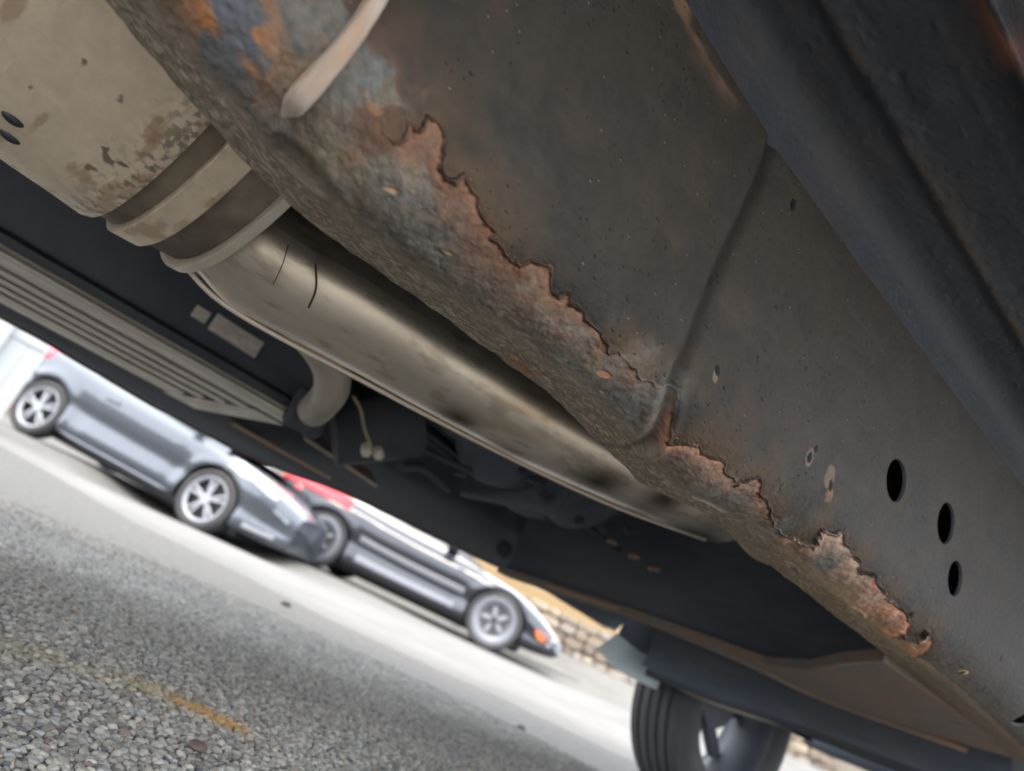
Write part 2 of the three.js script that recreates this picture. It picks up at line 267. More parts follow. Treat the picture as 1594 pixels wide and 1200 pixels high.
const sOf = (u) => S0 + (S1 - S0) * Math.pow(u, 1 / RU), HOLES = [[0.652, 0.138, 0.0205], [0.774, 0.128, 0.0215], [0.823, 0.169, 0.0185], [1.155, 0.232, 0.02], [0.383, 0.023, 0.004]];
const rail = (() => {
  const W = 2048, H = 1024, bump = new Float32Array(W * H);
  const below = (s, t, d, big, mid, fine) => {
    const wx = 0.5 * (fbm(s * 90, t * 90, 101, 4) - 0.5), wy = 0.5 * (fbm(s * 90 + 31, t * 90, 103, 4) - 0.5), n1 = fbm(s * 24 + 3 + wx, t * 24 + wy, 39, 6), n2 = fbm(s * 30 + wx * 1.6, t * 34 + wy * 1.6, 45, 6), n3 = fbm(s * 19 + 9 + wx, t * 19 + wy, 46, 6);
    let c = mix3([0.145, 0.136, 0.118], [0.095, 0.086, 0.071], mid);
    c = mix3(c, [0.108, 0.116, 0.115], 0.6 * sm(0.5, 0.64, n3));
    c = mix3(c, [0.165, 0.132, 0.086], 0.7 * sm(0.48, 0.66, n1));
    const rw = sm(0.036, 0.003, d + 0.012 * (mid - 0.5)) * sm(0.42, 0.2, s);
    c = mix3(c, mix3([0.128, 0.066, 0.040], [0.070, 0.038, 0.026], fine), 0.85 * sm(0.48, 0.6, n2) * (0.12 + 0.88 * rw));
    c = mix3(c, [0.19, 0.145, 0.11], 0.3 * sm(0.6, 0.7, fbm(s * 40, t * 30, 44, 4)) * rw);
    c = c.map((x) => x * (0.72 + 0.65 * (fine - 0.3)));
    const vein = gau(fbm(s * 46 + wx * 2, t * 70 + wy * 2, 107, 5) - 0.5, 0.012) * sm(0.45, 0.6, fbm(s * 20, t * 20, 109, 2)); c = mix3(c, [0.03, 0.026, 0.02], 0.75 * vein);
    c = mix3(c, [0.24, 0.135, 0.07], 0.5 * sm(0.66, 0.74, fbm(s * 130, t * 130, 113, 3)) * rw);
    return c;
  };
  const map = tex(W, H, (u, v, i, j) => {
    const s = sOf(u), t = v * T1, d = edgeDist(s, t), ds = s - spl(SEAM_T, SEAM_S, t);
    const big = fbm(s * 7, t * 7, 11, 4), mid = fbm(s * 45, t * 45, 13, 4), fine = fbm(s * 240, t * 240, 17, 3), grain = h2(i, j, 3);
    let b = 0.25 * fine + 0.08 * grain, c;
    if (d <= 0) {
      c = mix3([0.0235, 0.0212, 0.0172], [0.039, 0.0372, 0.0345], sm(0.3, 0.9, s + 0.8 * (t - 0.12))); const f = 0.60 + 0.30 * big + 0.3 * mid + 0.36 * fine + 0.2 * (grain - 0.5); { const k2 = sm(0.6, 0.75, fbm(s * 18, t * 70, 73, 4)); c = mix3(c, [0.05, 0.046, 0.038], 0.16 * k2); } c = c.map((x) => x * f);  // panel paler towards its lower right, daylight from there put into the colour
      const st = Math.exp(d / 0.02) * sm(0.32, 0.62, fbm(s * 36, t * 36, 19, 3)); c = mix3(c, [0.085, 0.052, 0.028], 0.7 * st); c = mix3(c, below(s, t, d, big, mid, fine), 0.85 * (1 - edgePresence(s, t)) * sm(-0.026, 0.002, d + 0.02 * (mid - 0.5)));
      c = mix3(c, [0.075, 0.045, 0.032], 0.2 * sm(0.62, 0.8, fbm(s * 22, t * 22, 23, 4)) * sm(0.9, 0.2, s));
      if (h2(i >> 1, j >> 1, 29) > 0.9993) { c = mix3(c, [0.3, 0.28, 0.25], 0.6); b += 0.4; }
      c = c.map((x) => x * (1 - 0.55 * gau(ds, 0.0065)));
      c = mix3(c, [0.17, 0.10, 0.06], 0.8 * sm(0.03, 0.0, t) * sm(0.3, 0.26, s) * sm(0.45, 0.62, fbm(s * 26, t * 60, 33, 3)));
      b += 0.25 * fine + 0.2 * mid + 0.55 * edgePresence(s, t) * Math.exp(d / 0.0022); if (vn(s * 420, t * 420, 75) > 0.93 && vn(s * 60, t * 60, 76) > 0.5) { b -= 0.5; c = c.map((x) => x * 0.6); }
    } else {
      const dirt = mix3([0.50, 0.42, 0.32], [0.34, 0.285, 0.215], fbm(s * 60, t * 110, 37, 4));
      const brown = mix3([0.185, 0.098, 0.058], [0.11, 0.057, 0.036], mid), pink = mix3([0.46, 0.225, 0.135], [0.33, 0.165, 0.10], mid), tan = [0.34, 0.235, 0.175];
      const ochre = mix3([0.40, 0.275, 0.15], [0.32, 0.25, 0.155], fine);
      c = below(s, t, d, big, mid, fine); c = mix3(c, ochre, 0.75 * sm(0.45, 0.75, s) * sm(0.25, 0.275, t + 0.02 * (mid - 0.5)));
      c = mix3(c, brown, 0.0 * sm(0.5, 0.66, fbm(s * 32, t * 32, 45, 4)) * sm(0.06, 0.02, d + 0.02 * sm(0.25, 0.36, s)));
      const pres = edgePresence(s, t), near = pres * Math.exp(-d / ((0.003 + 0.009 * fbm(s * 35, t * 35, 47, 3)) * (1 + 1.6 * sm(0.62, 0.72, s) * sm(0.9, 0.86, s)))) * sm(0.0, 0.0016, d);
      const lobe = Math.max(gau(s - 0.4, 0.045), sm(0.55, 0.62, s) * sm(0.89, 0.86, s));
      c = mix3(c, mix3(brown, s > 0.55 && s < 0.72 ? mix3(tan, pink, sm(0.5, 0.6, mid)) : pink, lobe), clamp(near * 1.3));
      if (s > 0.55 && s < 0.88) c = mix3(c, tan, 0.7 * sm(0.035, 0.008, d) * sm(0.42, 0.62, fbm(s * 50, t * 50, 49, 3)));
      const cz = sm(0.262, 0.292, t + 0.02 * (big - 0.5)), ch = chip(s, t);
      c = mix3(c, dirt, 0.85 * cz); c = mix3(c, c.map((x) => x * (0.36 + 1.15 * ch)), cz);
      c = mix3(c, [0.24, 0.165, 0.095], 0.6 * cz * sm(0.38, 0.7, s) * fbm(s * 40, t * 100, 61, 3));
      c = mix3(c, mix3([0.15, 0.125, 0.095], [0.19, 0.135, 0.10], sm(0.4, 0.6, fbm(s * 12, t * 90, 62, 3))), 0.75 * sm(0.85, 1.0, s));
      // the bare grey and orange hollow beside the bracket
      const q = gau(s + 0.005, 0.028) * gau(t - 0.245, 0.022); c = mix3(c, mix3([0.088, 0.094, 0.102], [0.27, 0.125, 0.055], sm(0.44, 0.6, fbm(s * 55, t * 55, 63, 3))), clamp(q * 1.2));
      for (const [a, e, r] of HOLES) { const q = Math.hypot(s - a, t - e) - r; if (q > 0 && q < 0.02) { c = mix3(c, [0.13, 0.075, 0.045], 0.6 * gau(q, 0.004) * sm(0.35, 0.6, fine)); b += 0.5 * gau(q - 0.002, 0.002); } }
      if (h2(i >> 1, j >> 1, 31) > 0.9993 && cz > 0.5) { c = [0.4, 0.37, 0.32]; b += 0.5; }
      b += near * 1.3 * fbm(s * 220, t * 220, 65, 3) + cz * 0.6 * ch + (1 - cz) * (0.36 * mid + 0.36 * fine);
      c = mix3(c, [0.03, 0.026, 0.022], 0.95 * edgePresence(s, t) * gau(d - 0.0004, 0.0011) * sm(0.28, 0.5, fbm(s * 60, t * 20, 67, 2)));
      b -= 1.7 * edgePresence(s, t) * gau(d - 0.0006, 0.0012);
    }
    c = mix3(c, [0.055, 0.055, 0.052], 0.55 * gau(ds - 0.002, 0.0035) * sm(0.2, 0.24, t));
    for (const [a, e, p, r] of PITS) { const w = Math.exp(-(((s - a) / p) ** 2 + ((t - e) / r) ** 2) * 2.0) * (0.15 + 1.5 * fbm(s * 95, t * 75, 69, 3)); c = mix3(c, mix3([0.15, 0.085, 0.06], [0.11, 0.095, 0.08], sm(0.4, 0.6, fbm(s * 130, t * 110, 70, 2))), 0.85 * sm(0.42, 0.6, w)); b += 0.8 * sm(0.42, 0.6, w) * (0.4 + fine); }
    for (const [a, e, r, q] of SPOTS) { const w = sm(1, 0.5, Math.hypot((s - a) * 0.6 + (t - e) * 0.3, t - e) / r + 1.6 * (mid - 0.5)); c = mix3(c, q, 0.9 * w); b += 0.4 * w; }
    for (const [a, e, p, r] of BARE) { const w = sm(1.1, 0.8, Math.hypot((s - a) / p, (t - e) / r) + 0.6 * (fine - 0.5)); c = mix3(c, [0.012, 0.011, 0.011], w); b -= 1.2 * w; }
    bump[j * W + i] = b * 0.5;
    return c;
  });
  const m = new THREE.MeshPhysicalMaterial({ roughness: 0.8, side: THREE.DoubleSide, specularIntensity: 0.35 }); m.map = map; map.wrapS = map.wrapT = THREE.ClampToEdgeWrapping;
  m.bumpMap = ftex(W, H, bump); m.bumpMap.wrapS = m.bumpMap.wrapT = THREE.ClampToEdgeWrapping; m.bumpScale = 0.0042;
  const NU = 1050, NV = 330, st = new Float32Array((NU + 1) * (NV + 1) * 2);
  const snap = (s, t, cs, ct) => { for (const [a, b, r] of HOLES) { const d = Math.hypot(s - a, t - b); if (Math.abs(d - r) < Math.max(cs, ct) * 0.62 && d > 0) return [a + (s - a) * r / d, b + (t - b) * r / d]; } return [s, t]; };
  const g = grid(NU, NV, (u, v) => {
    let s = sOf(u), t = v * T1; const cs = (S1 - S0) / RU * Math.pow(Math.max(u, 0.001), 1 / RU - 1) / NU; [s, t] = snap(s, t, cs, T1 / NV);
    const k = (Math.round(u * NU) * (NV + 1) + Math.round(v * NV)) * 2; st[k] = s; st[k + 1] = t;
    return railPoint(s, t, railLow(s, t));
  }, { uv: (u, v) => { const k = (Math.round(u * NU) * (NV + 1) + Math.round(v * NV)) * 2; return [Math.pow(clamp((st[k] - S0) / (S1 - S0)), RU), st[k + 1] / T1]; },
    keep: (p, a, b, c) => { const s = (st[a * 2] + st[b * 2] + st[c * 2]) / 3, t = (st[a * 2 + 1] + st[b * 2 + 1] + st[c * 2 + 1]) / 3; return !HOLES.some(([x, y, r]) => Math.hypot(s - x, t - y) < r * 0.99); } });
  const o = add('frame_rail', g, m, van, 'dark coated frame rail with flaking rust along its lower edge');
  // back face of the rail and the turned-in rims of its holes
  add('back_face', grid(40, 4, (u, v) => [lerp(S0, S1, u), lerp(0.389, 0.66, v) + lin(DX, DB, lerp(S0, S1, u)) * (1 - v), -0.4352]), M.dark, o);
  for (const [a, b, r] of HOLES) add('hole_rim', grid(40, 3, (u, v) => { const w = u * Math.PI * 2, s = a + r * Math.cos(w), t = b + r * Math.sin(w); return railPoint(s, t, railLow(s, t) * (1 - v) - 0.0035 * v); }, {}), M.dark, o);
  // bracket edge welded across the rail
  const bar = grid(60, 16, (u, v) => { const t = lerp(0.06, 0.2505, u), w = v * Math.PI * 2, k = 1 - 0.7 * sm(0.93, 1, u), wd = (0.0046 + 0.0010 * sm(0.7, 0.95, u)) * Math.sqrt(Math.max(0.05, 1 - sm(0.95, 1, u) * 0.95)); const a = Math.sign(Math.cos(w)) * Math.pow(Math.abs(Math.cos(w)), 0.5), e = Math.sign(Math.sin(w)) * Math.pow(Math.abs(Math.sin(w)), 0.5); return railPoint(0.0375 + 0.002 * Math.sin(t * 40) + wd * a + 0.0006 * fbm(t * 200, v * 5, 3, 2), t, 0.0055 + 0.0085 * e * k); });
  add('bracket_edge', bar, gmat([0.30, 0.265, 0.225], [0.27, 0.19, 0.13], 91, 0.85, 0, 3), o, 'pale rust-spotted bracket edge across the rail');
  return o;
})();

// floor pan above and beside the rail
{
  const Z = [-0.331, -0.329, -0.326, -0.318, -0.305, -0.290, -0.276, -0.268, -0.264, -0.258, -0.235, -0.2, -0.186, -0.178, -0.172, -0.166, -0.14, 0.02, 0.22];
  const Y = [0.56, 0.62, 0.655, 0.672, 0.679, 0.681, 0.684, 0.6795, 0.6785, 0.683, 0.686, 0.687, 0.683, 0.677, 0.672, 0.700, 0.71, 0.71, 0.71];
  const L = [0]; for (let i = 1; i < Z.length; i++) L.push(L[i - 1] + Math.hypot(Z[i] - Z[i - 1], Y[i] - Y[i - 1]));
  const map = tex(1024, 512, (u, v, i, j) => { const x = -0.4 + 2.6 * u, l = v * L[L.length - 1], z = lin(L, Z, l); let c = mix3([0.016, 0.021, 0.029], [0.030, 0.035, 0.044], fbm(x * 8, z * 14, 5, 4)); c = mix3(c, [0.045, 0.034, 0.032], 0.35 * sm(0.55, 0.7, fbm(x * 14, z * 30, 41, 4))); const f = 0.8 + 0.3 * fbm(x * 70, z * 70, 6, 3) + 0.1 * h2(i, j, 7); c = c.map((q) => q * f);
    c = mix3(c, [0.20, 0.085, 0.06], sm(0.3, 0.6, fbm(x * 22, z * 60, 8, 3)) * gau(z + 0.176, 0.009)); c = mix3(c, [0.085, 0.07, 0.06], 0.7 * gau(z + 0.265, 0.0035) * sm(0.3, 0.6, fbm(x * 30, z, 9, 3))); return c; });
  const fb = new Float32Array(1024 * 512); for (let j = 0; j < 512; j++) for (let i = 0; i < 1024; i++) { const x = -0.4 + 2.6 * i / 1024, l = j / 512 * L[L.length - 1], z = lin(L, Z, l); fb[j * 1024 + i] = 0.5 * fbm(x * 160, l * 160, 51, 4) + 0.35 * sm(0.6, 0.75, vn(x * 240, l * 240, 53)) - 0.8 * gau(z + 0.248, 0.004) * gau(((x + 5) % 0.055) - 0.0275, 0.0045) + 0.4 * gau(z + 0.212, 0.003 + 0.002 * vn(x * 60, 1, 5)); }
  const m = std([1, 1, 1], 0.62); m.bumpMap = ftex(1024, 512, fb); m.bumpMap.wrapS = m.bumpMap.wrapT = THREE.ClampToEdgeWrapping; m.bumpScale = 0.0010; m.map = map; map.wrapS = map.wrapT = THREE.ClampToEdgeWrapping;
  const g = grid(260, 90, (u, v) => { const x = -0.4 + 2.6 * u, l = v * L[L.length - 1]; return [x, spl(L, Y, l) + lin(DTX, DTB, x) * sm(-0.2, -0.33, spl(L, Z, l)) * 0.8 + 0.0035 * (fbm(x * 6, l * 14, 4, 3) - 0.5) - 0.004 * gau(x - 0.39, 0.014) * gau(spl(L, Z, l) + 0.235, 0.008), spl(L, Z, l)]; });
  const f = add('floor_pan', g, m, van);
  add('front_floor', rbox(1.4, 0.02, 0.62, 0.004, [2.9, 0.69, -0.02]), M.floor, f); add('rear_floor', rbox(1.8, 0.02, 0.62, 0.004, [-1.3, 0.74, -0.02]), M.floor, f);
  add('centre_floor', grid(60, 24, (u, v) => { const x = lerp(-2.2, 3.6, u), z = lerp(-0.434, -1.62, v); return [x, 0.665 + 0.05 * Math.sin(v * Math.PI) + 0.012 * Math.sin(v * 30) + 0.004 * fbm(x * 4, z * 8, 3), z]; }), M.black, f);
}
// body shell that closes the vehicle above its floor
{
  const b = add('body', rbox(5.8, 0.85, 1.85, 0.12, [0.7, 1.20, -0.72]), std([0.32, 0.37, 0.4], 0.35, 0.2, {}), van);
  add('near_sill', rbox(5.6, 0.10, 0.06, 0.02, [0.7, 0.74, 0.2]), M.dark, b);
  add('front_valance', rbox(0.12, 0.42, 1.85, 0.04, [3.1, 0.53, -0.7]), M.black, b);
}
// flat oval muffler with its clamp bands
{
  const mu = (X, a, sc) => { const k = sc, c = Math.cos(a), s = Math.sin(a); return [X, 0.56 + 0.18 * k * s, -0.70 + 0.18 * k * c]; };
  const shell = (xs, ss, nu = 60) => grid(nu, 160, (u, v) => { const X = lerp(xs[0], xs[xs.length - 1], u), p = mu(X, v * Math.PI * 2, lin(xs, ss, X)); const e = 0.0009 * (fbm(X * 40, v * 40, 7, 3) - 0.5) + 0.004 * (fbm(X * 9, v * 14, 9, 2) - 0.5); return [p[0], p[1] + e, p[2] + e]; }, { uv: (u, v, p) => [p[0] * 2.2, v * 2.2] });
  const body = shell([-0.75, -0.70, 0.106, 0.112], [0.6, 1, 1, 0.985], 120);
  const map = tex(1024, 1024, (u, v, i, j) => { const x = u / 2.2, big = fbm(u * 8, v * 9, 21, 4), f = fbm(u * 60, v * 60, 22, 3); let c = mix3([0.84, 0.71, 0.545], [0.70, 0.59, 0.455], big); c = mix3(c, [0.16, 0.12, 0.095], 0.85 * sm(0.78, 0.86, fbm(u * 30, v * 40, 24, 3))); c = mix3(c, [0.2, 0.165, 0.13], 0.8 * gau(x - 0.105, 0.02) * sm(0.4, 0.7, fbm(u * 90, v * 110, 25, 3))); c = mix3(c, [0.36, 0.2, 0.1], 0.5 * sm(0.6, 0.75, fbm(u * 26 + 4, v * 12, 28, 4))); c = mix3(c, [0.3, 0.25, 0.19], 0.5 * gau(v * 0 + fbm(u * 3, v * 3, 30, 2) * 0.002 + x + 0.16, 0.004)); const w = 0.86 + 0.2 * f + 0.06 * h2(i, j, 8); return c.map((q) => q * w); });
  const m = std([1, 1, 1], 0.5, 0.4); m.map = map;
  const o = add('muffler', body, m, van, 'round dusty tan muffler'); o.rotation.y = 0.158;
  const recessTone = gmat([0.13, 0.115, 0.098], [0.24, 0.2, 0.15], 26, 0.9, 0, 9);  // tones for the two recesses, darker than the muffler shell
  const recessTone2 = gmat([0.32, 0.275, 0.22], [0.13, 0.11, 0.09], 27, 0.9, 0, 8);
  add('recess', shell([0.112, 0.130], [0.955, 0.95], 6), recessTone, o);
  add('clamp_band', shell([0.1295, 0.1305, 0.156, 0.1585], [0.94, 0.99, 0.98, 0.93], 24), m, o);
  add('recess', shell([0.158, 0.189], [0.945, 0.93], 10), recessTone2, o);
  add('strap', shell([0.1885, 0.1893, 0.1985, 0.200], [0.9, 0.985, 0.98, 0.88], 24), M.steel, o);
  add('end_plate', shell([0.1995, 0.203, 0.206], [0.9, 0.6, 0.02], 12), M.dark, o);
  for (const [x, a] of [[0.021, -1.25], [0.027, -1.38]]) { const p = mu(x, a, 0.999), d = add('vent_hole', new THREE.SphereGeometry(0.0042, 20, 14), M.plastic, o); d.position.set(...p); d.scale.set(1.9, 1, 1); }
}
// long wide exhaust tube leading forward
{
  const xs = [0.06, 0.09, 0.14, 0.3, 0.5, 0.65, 0.82, 0.9], yy = [0.455, 0.452, 0.447, 0.455, 0.470, 0.486, 0.507, 0.518], rr = [0.046, 0.060, 0.068, 0.068, 0.068, 0.067, 0.064, 0.06];
  const g = grid(120, 64, (u, v) => { const x = lerp(0.06, 0.9, u), a = v * Math.PI * 2, r = spl(xs, rr, x) * (1 + 0.012 * (fbm(x * 9, Math.sin(a) * 2, 12, 3) - 0.5)), z = -0.722 + 0.022 * sm(0.1, 0.24, x) + 0.02 * sm(0.5, 0.9, x); return [x, spl(xs, yy, x) + r * Math.sin(a), z + r * Math.cos(a)]; }, { uv: (u, v) => [u, v] });
  const DARK_SPOTS = [[0.375, -1.25, 0.030, 0.3], [0.47, -1.5, 0.032, 0.24], [0.605, -1.0, 0.05, 0.42], [0.71, -0.7, 0.045, 0.6], [0.72, -1.6, 0.03, 0.22], [0.84, -1.2, 0.075, 1.4]];  // soft dark blotches, with a broad one over the forward end
  const map = tex(1024, 512, (u, v, i, j) => { const x = lerp(0.03, 0.9, u), a = v * Math.PI * 2, aa = a > Math.PI ? a - Math.PI * 2 : a; let c = mix3([0.84, 0.755, 0.64], [0.60, 0.535, 0.45], fbm(x * 12, aa * 2, 31, 4)); c = mix3(c, [0.33, 0.25, 0.18], 0.45 * sm(0.55, 0.72, fbm(x * 30, aa * 6, 36, 5))); for (const [p, q, w, h] of DARK_SPOTS) c = mix3(c, [0.09, 0.07, 0.05], 1.0 * Math.exp(-(((x - p) / w) ** 2 + ((aa - q) / h) ** 2)) * (0.7 + 0.5 * fbm(x * 20, aa * 4, 32, 3))); c = mix3(c, [0.42, 0.27, 0.12], 0.4 * gau(x - 0.44, 0.05) * sm(0.4, 0.6, fbm(x * 25, aa * 5, 33, 3))); const f = 0.92 + 0.12 * fbm(x * 90, aa * 14, 34, 3); return c.map((q) => q * f); });
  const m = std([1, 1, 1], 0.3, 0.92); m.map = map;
  const o = add('exhaust_pipe', g, m, van, 'wide dusty metal exhaust tube with dark marks');
  add('pipe_flange', grid(16, 40, (u, v) => { const a = v * Math.PI * 2, r = 0.03 + 0.05 * u; return [0.905 + 0.01 * Math.sin(u * 3), 0.553 + r * Math.sin(a), -0.68 + r * Math.cos(a)]; }), M.dark, o);
  add('hanger_hook', tube([[0.86, 0.47, -0.62], [0.9, 0.455, -0.6], [0.94, 0.47, -0.58], [0.96, 0.52, -0.57], [0.9, 0.56, -0.57]], 0.012), M.dusty, o);
  add('seam_lip', tube([[0.075, 0.392, -0.735], [0.12, 0.3775, -0.727], [0.3, 0.386, -0.722], [0.5, 0.402, -0.72], [0.7, 0.424, -0.71], [0.9, 0.459, -0.70]], 0.0026, 60, 8), M.steel, o);
  for (const pts of [[[0.128, 0.428, -0.622], [0.134, 0.412, -0.629], [0.139, 0.396, -0.642]], [[0.156, 0.428, -0.62], [0.170, 0.411, -0.628], [0.177, 0.396, -0.642]]]) add('scratch_mark', tube(pts, pts[0][0] > 0.14 ? 0.001 : 0.0005, 24, 6), M.plastic, o);  // dark scratches on the pipe, modelled as thin curved tubes
}
// elbow pipe behind it
{
  const o = add('elbow_pipe', tube([[-0.1, 0.478, -0.95], [0.06, 0.474, -0.95], [0.18, 0.472, -0.95], [0.27, 0.464, -0.955], [0.335, 0.446, -0.975], [0.368, 0.425, -1.01], [0.385, 0.41, -1.06], [0.40, 0.402, -1.12]], 0.027, 80, 24), gmat([0.42, 0.375, 0.32], [0.26, 0.225, 0.185], 93, 0.6, 0.2, 4), van);
  add('pipe_end', rbox(0.07, 0.07, 0.03, 0.012, [0.405, 0.40, -1.15]), M.dark, o); o.userData.label = 'curved tan exhaust elbow ending beside the ribbed tray';
}
// black tank with ribbed tray beneath, far side
{
  const side = new THREE.Shape(); side.moveTo(-1.0, 0.385); side.lineTo(0.415, 0.392); side.quadraticCurveTo(0.425, 0.45, 0.37, 0.495); side.lineTo(0.28, 0.535); side.lineTo(-1.0, 0.52); side.closePath();
  const bx = new THREE.ExtrudeGeometry(side, { depth: 0.24, bevelEnabled: true, bevelSize: 0.006, bevelThickness: 0.006, bevelSegments: 2, curveSegments: 12 }); bx.translate(0, 0, -1.42);
  const o = add('side_tank', bx, M.black, van);
  add('identification_tag', rbox(0.085, 0.03, 0.006, 0.002, [0.247, 0.452, -1.172], [0, 0, -0.02]), M.tray, o); add('tag_end', rbox(0.024, 0.02, 0.006, 0.002, [0.185, 0.452, -1.172]), M.tray, o);
  // tray: frame, end and ribs round open slots
  const T = (x, q) => [x, lerp(0.381, 0.353, q), lerp(-1.15, -1.45, q)];     // q 0 near edge .. 1 far edge
  const tr = new THREE.Group(); tr.name = 'ribbed_tray'; van.add(tr); tr.userData.label = 'tan ribbed tray with dark slots under the far side tank';
  const xe = (q) => lerp(0.432, 0.31, q);
  const strip = (q0, q1, x0, x1a, x1b, name) => { const g = grid(40, 4, (u, v) => { const q = lerp(q0, q1, v), x = lerp(x0, lerp(x1a, x1b, v), u), p = T(x, q); return [p[0], p[1] - 0.004 * Math.sin(v * Math.PI), p[2]]; }); const b = g.clone(); b.translate(0, 0.008, 0); add(name, mergeGeometries([g, b]), M.tray, tr); };
  strip(0.0, 0.22, -1.0, 0.432, 0.402, 'tray_edge');
  const ends = [0.345, 0.315, 0.29, 0.268, 0.25];
  const Q = [0.30, 0.375, 0.46, 0.53, 0.62, 0.69, 0.78, 0.98];
  for (let k = 0; k < 4; k++) strip(Q[k * 2], Q[k * 2 + 1], -1.0, ends[k], ends[k] - 0.01, 'rib');
  const endp = grid(30, 10, (u, v) => { const q = lerp(0.24, 1, v), p = T(lerp(lerp(0.345, 0.245, (q - 0.24) / 0.76), xe(q), u), q); return [p[0], p[1] - 0.003 + 0.010 * gau(q - 0.62, 0.05) * sm(0.15, 0.3, u) * sm(0.98, 0.8, u), p[2]]; }); add('tray_end', endp, M.tray, tr);
  add('tray_back', grid(10, 6, (u, v) => { const p = T(lerp(-1, 0.38, u), v); return [p[0], p[1] + 0.028, p[2]]; }), M.plastic, tr);
  add('bracket_plate', rbox(0.22, 0.008, 0.10, 0.003, [0.50, 0.358, -1.46], [0.12, -0.18, -0.02]), M.rusty, van, 'rust-brown bracket plate beyond the ribbed tray');
  add('support_plate', rbox(0.18, 0.008, 0.10, 0.003, [0.585, 0.395, -1.38], [0.35, -0.1, -0.06]), M.dusty, van, 'grey support plate right of the ribbed tray');
  const cy = add('canister', new THREE.CylinderGeometry(0.062, 0.062, 0.16, 40), M.dark, van); cy.position.set(0.56, 0.45, -1.22); cy.rotation.set(0.5, 0, -0.9);
  add('clamp_wire', tube([[0.44, 0.452, -1.1], [0.462, 0.44, -1.1], [0.485, 0.415, -1.1], [0.52, 0.388, -1.1]], 0.003, 30, 8), M.dusty, van);
  for (const p of [[0.505, 0.386, -1.1], [0.528, 0.392, -1.1]]) { const n = add('nut', new THREE.CylinderGeometry(0.008, 0.010, 0.018, 6), M.tray, van); n.position.set(...p); n.rotation.set(0.6, 0.3, 0.8); }
}
// gearbox, lines and brackets in the dark middle
{
  const gb = grid(70, 44, (u, v) => { const x = lerp(0.6, 1.12, u), a = v * Math.PI * 2, e = Math.pow(Math.sin(u * Math.PI), 0.35), r = (0.14 + 0.035 * fbm(u * 5, Math.sin(a) * 1.5, 14, 3) + 0.012 * Math.sin(u * 26)) * e + 0.005; return [x, 0.60 + r * Math.sin(a) * 0.95, -1.12 + r * Math.cos(a)]; });
  const o = add('gearbox', gb, M.black, van);
  for (const [x, y, z, s] of [[0.78, 0.47, -1.0, 0.02], [0.83, 0.468, -1.0, 0.014], [1.015, 0.452, -1.0, 0.012], [1.028, 0.452, -1.0, 0.009], [1.09, 0.452, -1.0, 0.017], [1.16, 0.452, -1.0, 0.02]]) { const b = add('bolt', new THREE.CapsuleGeometry(s * 0.34, s * 0.8, 4, 10), x > 1.0 ? M.rusty : M.dark, o); b.position.set(x, y, z); b.rotation.set(0.4 + x, x * 3, 0.5); }
  for (let k = 0; k < 6; k++) add('floor_rib', rbox(0.05, 0.05, 0.62, 0.018, [0.35 + k * 0.2, 0.655, -1.17]), M.dark, o);
  for (const [z, y, r] of [[-1.30, 0.50, 0.007], [-1.325, 0.495, 0.005], [-1.36, 0.52, 0.013]]) add('fuel_line', tube([[0.45, y, z], [0.7, y + 0.012, z + 0.01], [0.95, y - 0.008, z], [1.15, y + 0.015, z + 0.015], [1.6, y + 0.03, z]], r, 60, 10), M.dark, o);
  for (const x of [0.62, 0.86, 1.08]) add('line_clip', rbox(0.022, 0.05, 0.10, 0.006, [x, 0.508, -1.33]), M.black, o);
  for (const [x, y, z] of [[0.74, 0.48, -0.99], [0.80, 0.462, -0.985], [0.90, 0.458, -0.98], [0.97, 0.47, -0.985], [1.05, 0.50, -1.0]]) { const b = add('bolt_head', new THREE.CylinderGeometry(0.009, 0.009, 0.012, 6), M.dark, o); b.position.set(x, y - 0.01, z); b.rotation.set(0.9, 0.2, x * 5); }
  add('bell_flange', rbox(0.025, 0.30, 0.32, 0.012, [0.83, 0.58, -1.12]), M.black, o);
  add('brake_line', tube([[0.5, 0.47, -1.25], [0.6, 0.455, -1.2], [0.75, 0.46, -1.15], [0.9, 0.48, -1.1], [1.15, 0.47, -1.1]], 0.006, 50, 8), M.dark, van);
  add('brake_hose', tube([[0.62, 0.43, -1.2], [0.63, 0.41, -1.2], [0.67, 0.425, -1.2], [0.75, 0.415, -1.2]], 0.008, 50, 8), M.dark, van);
}
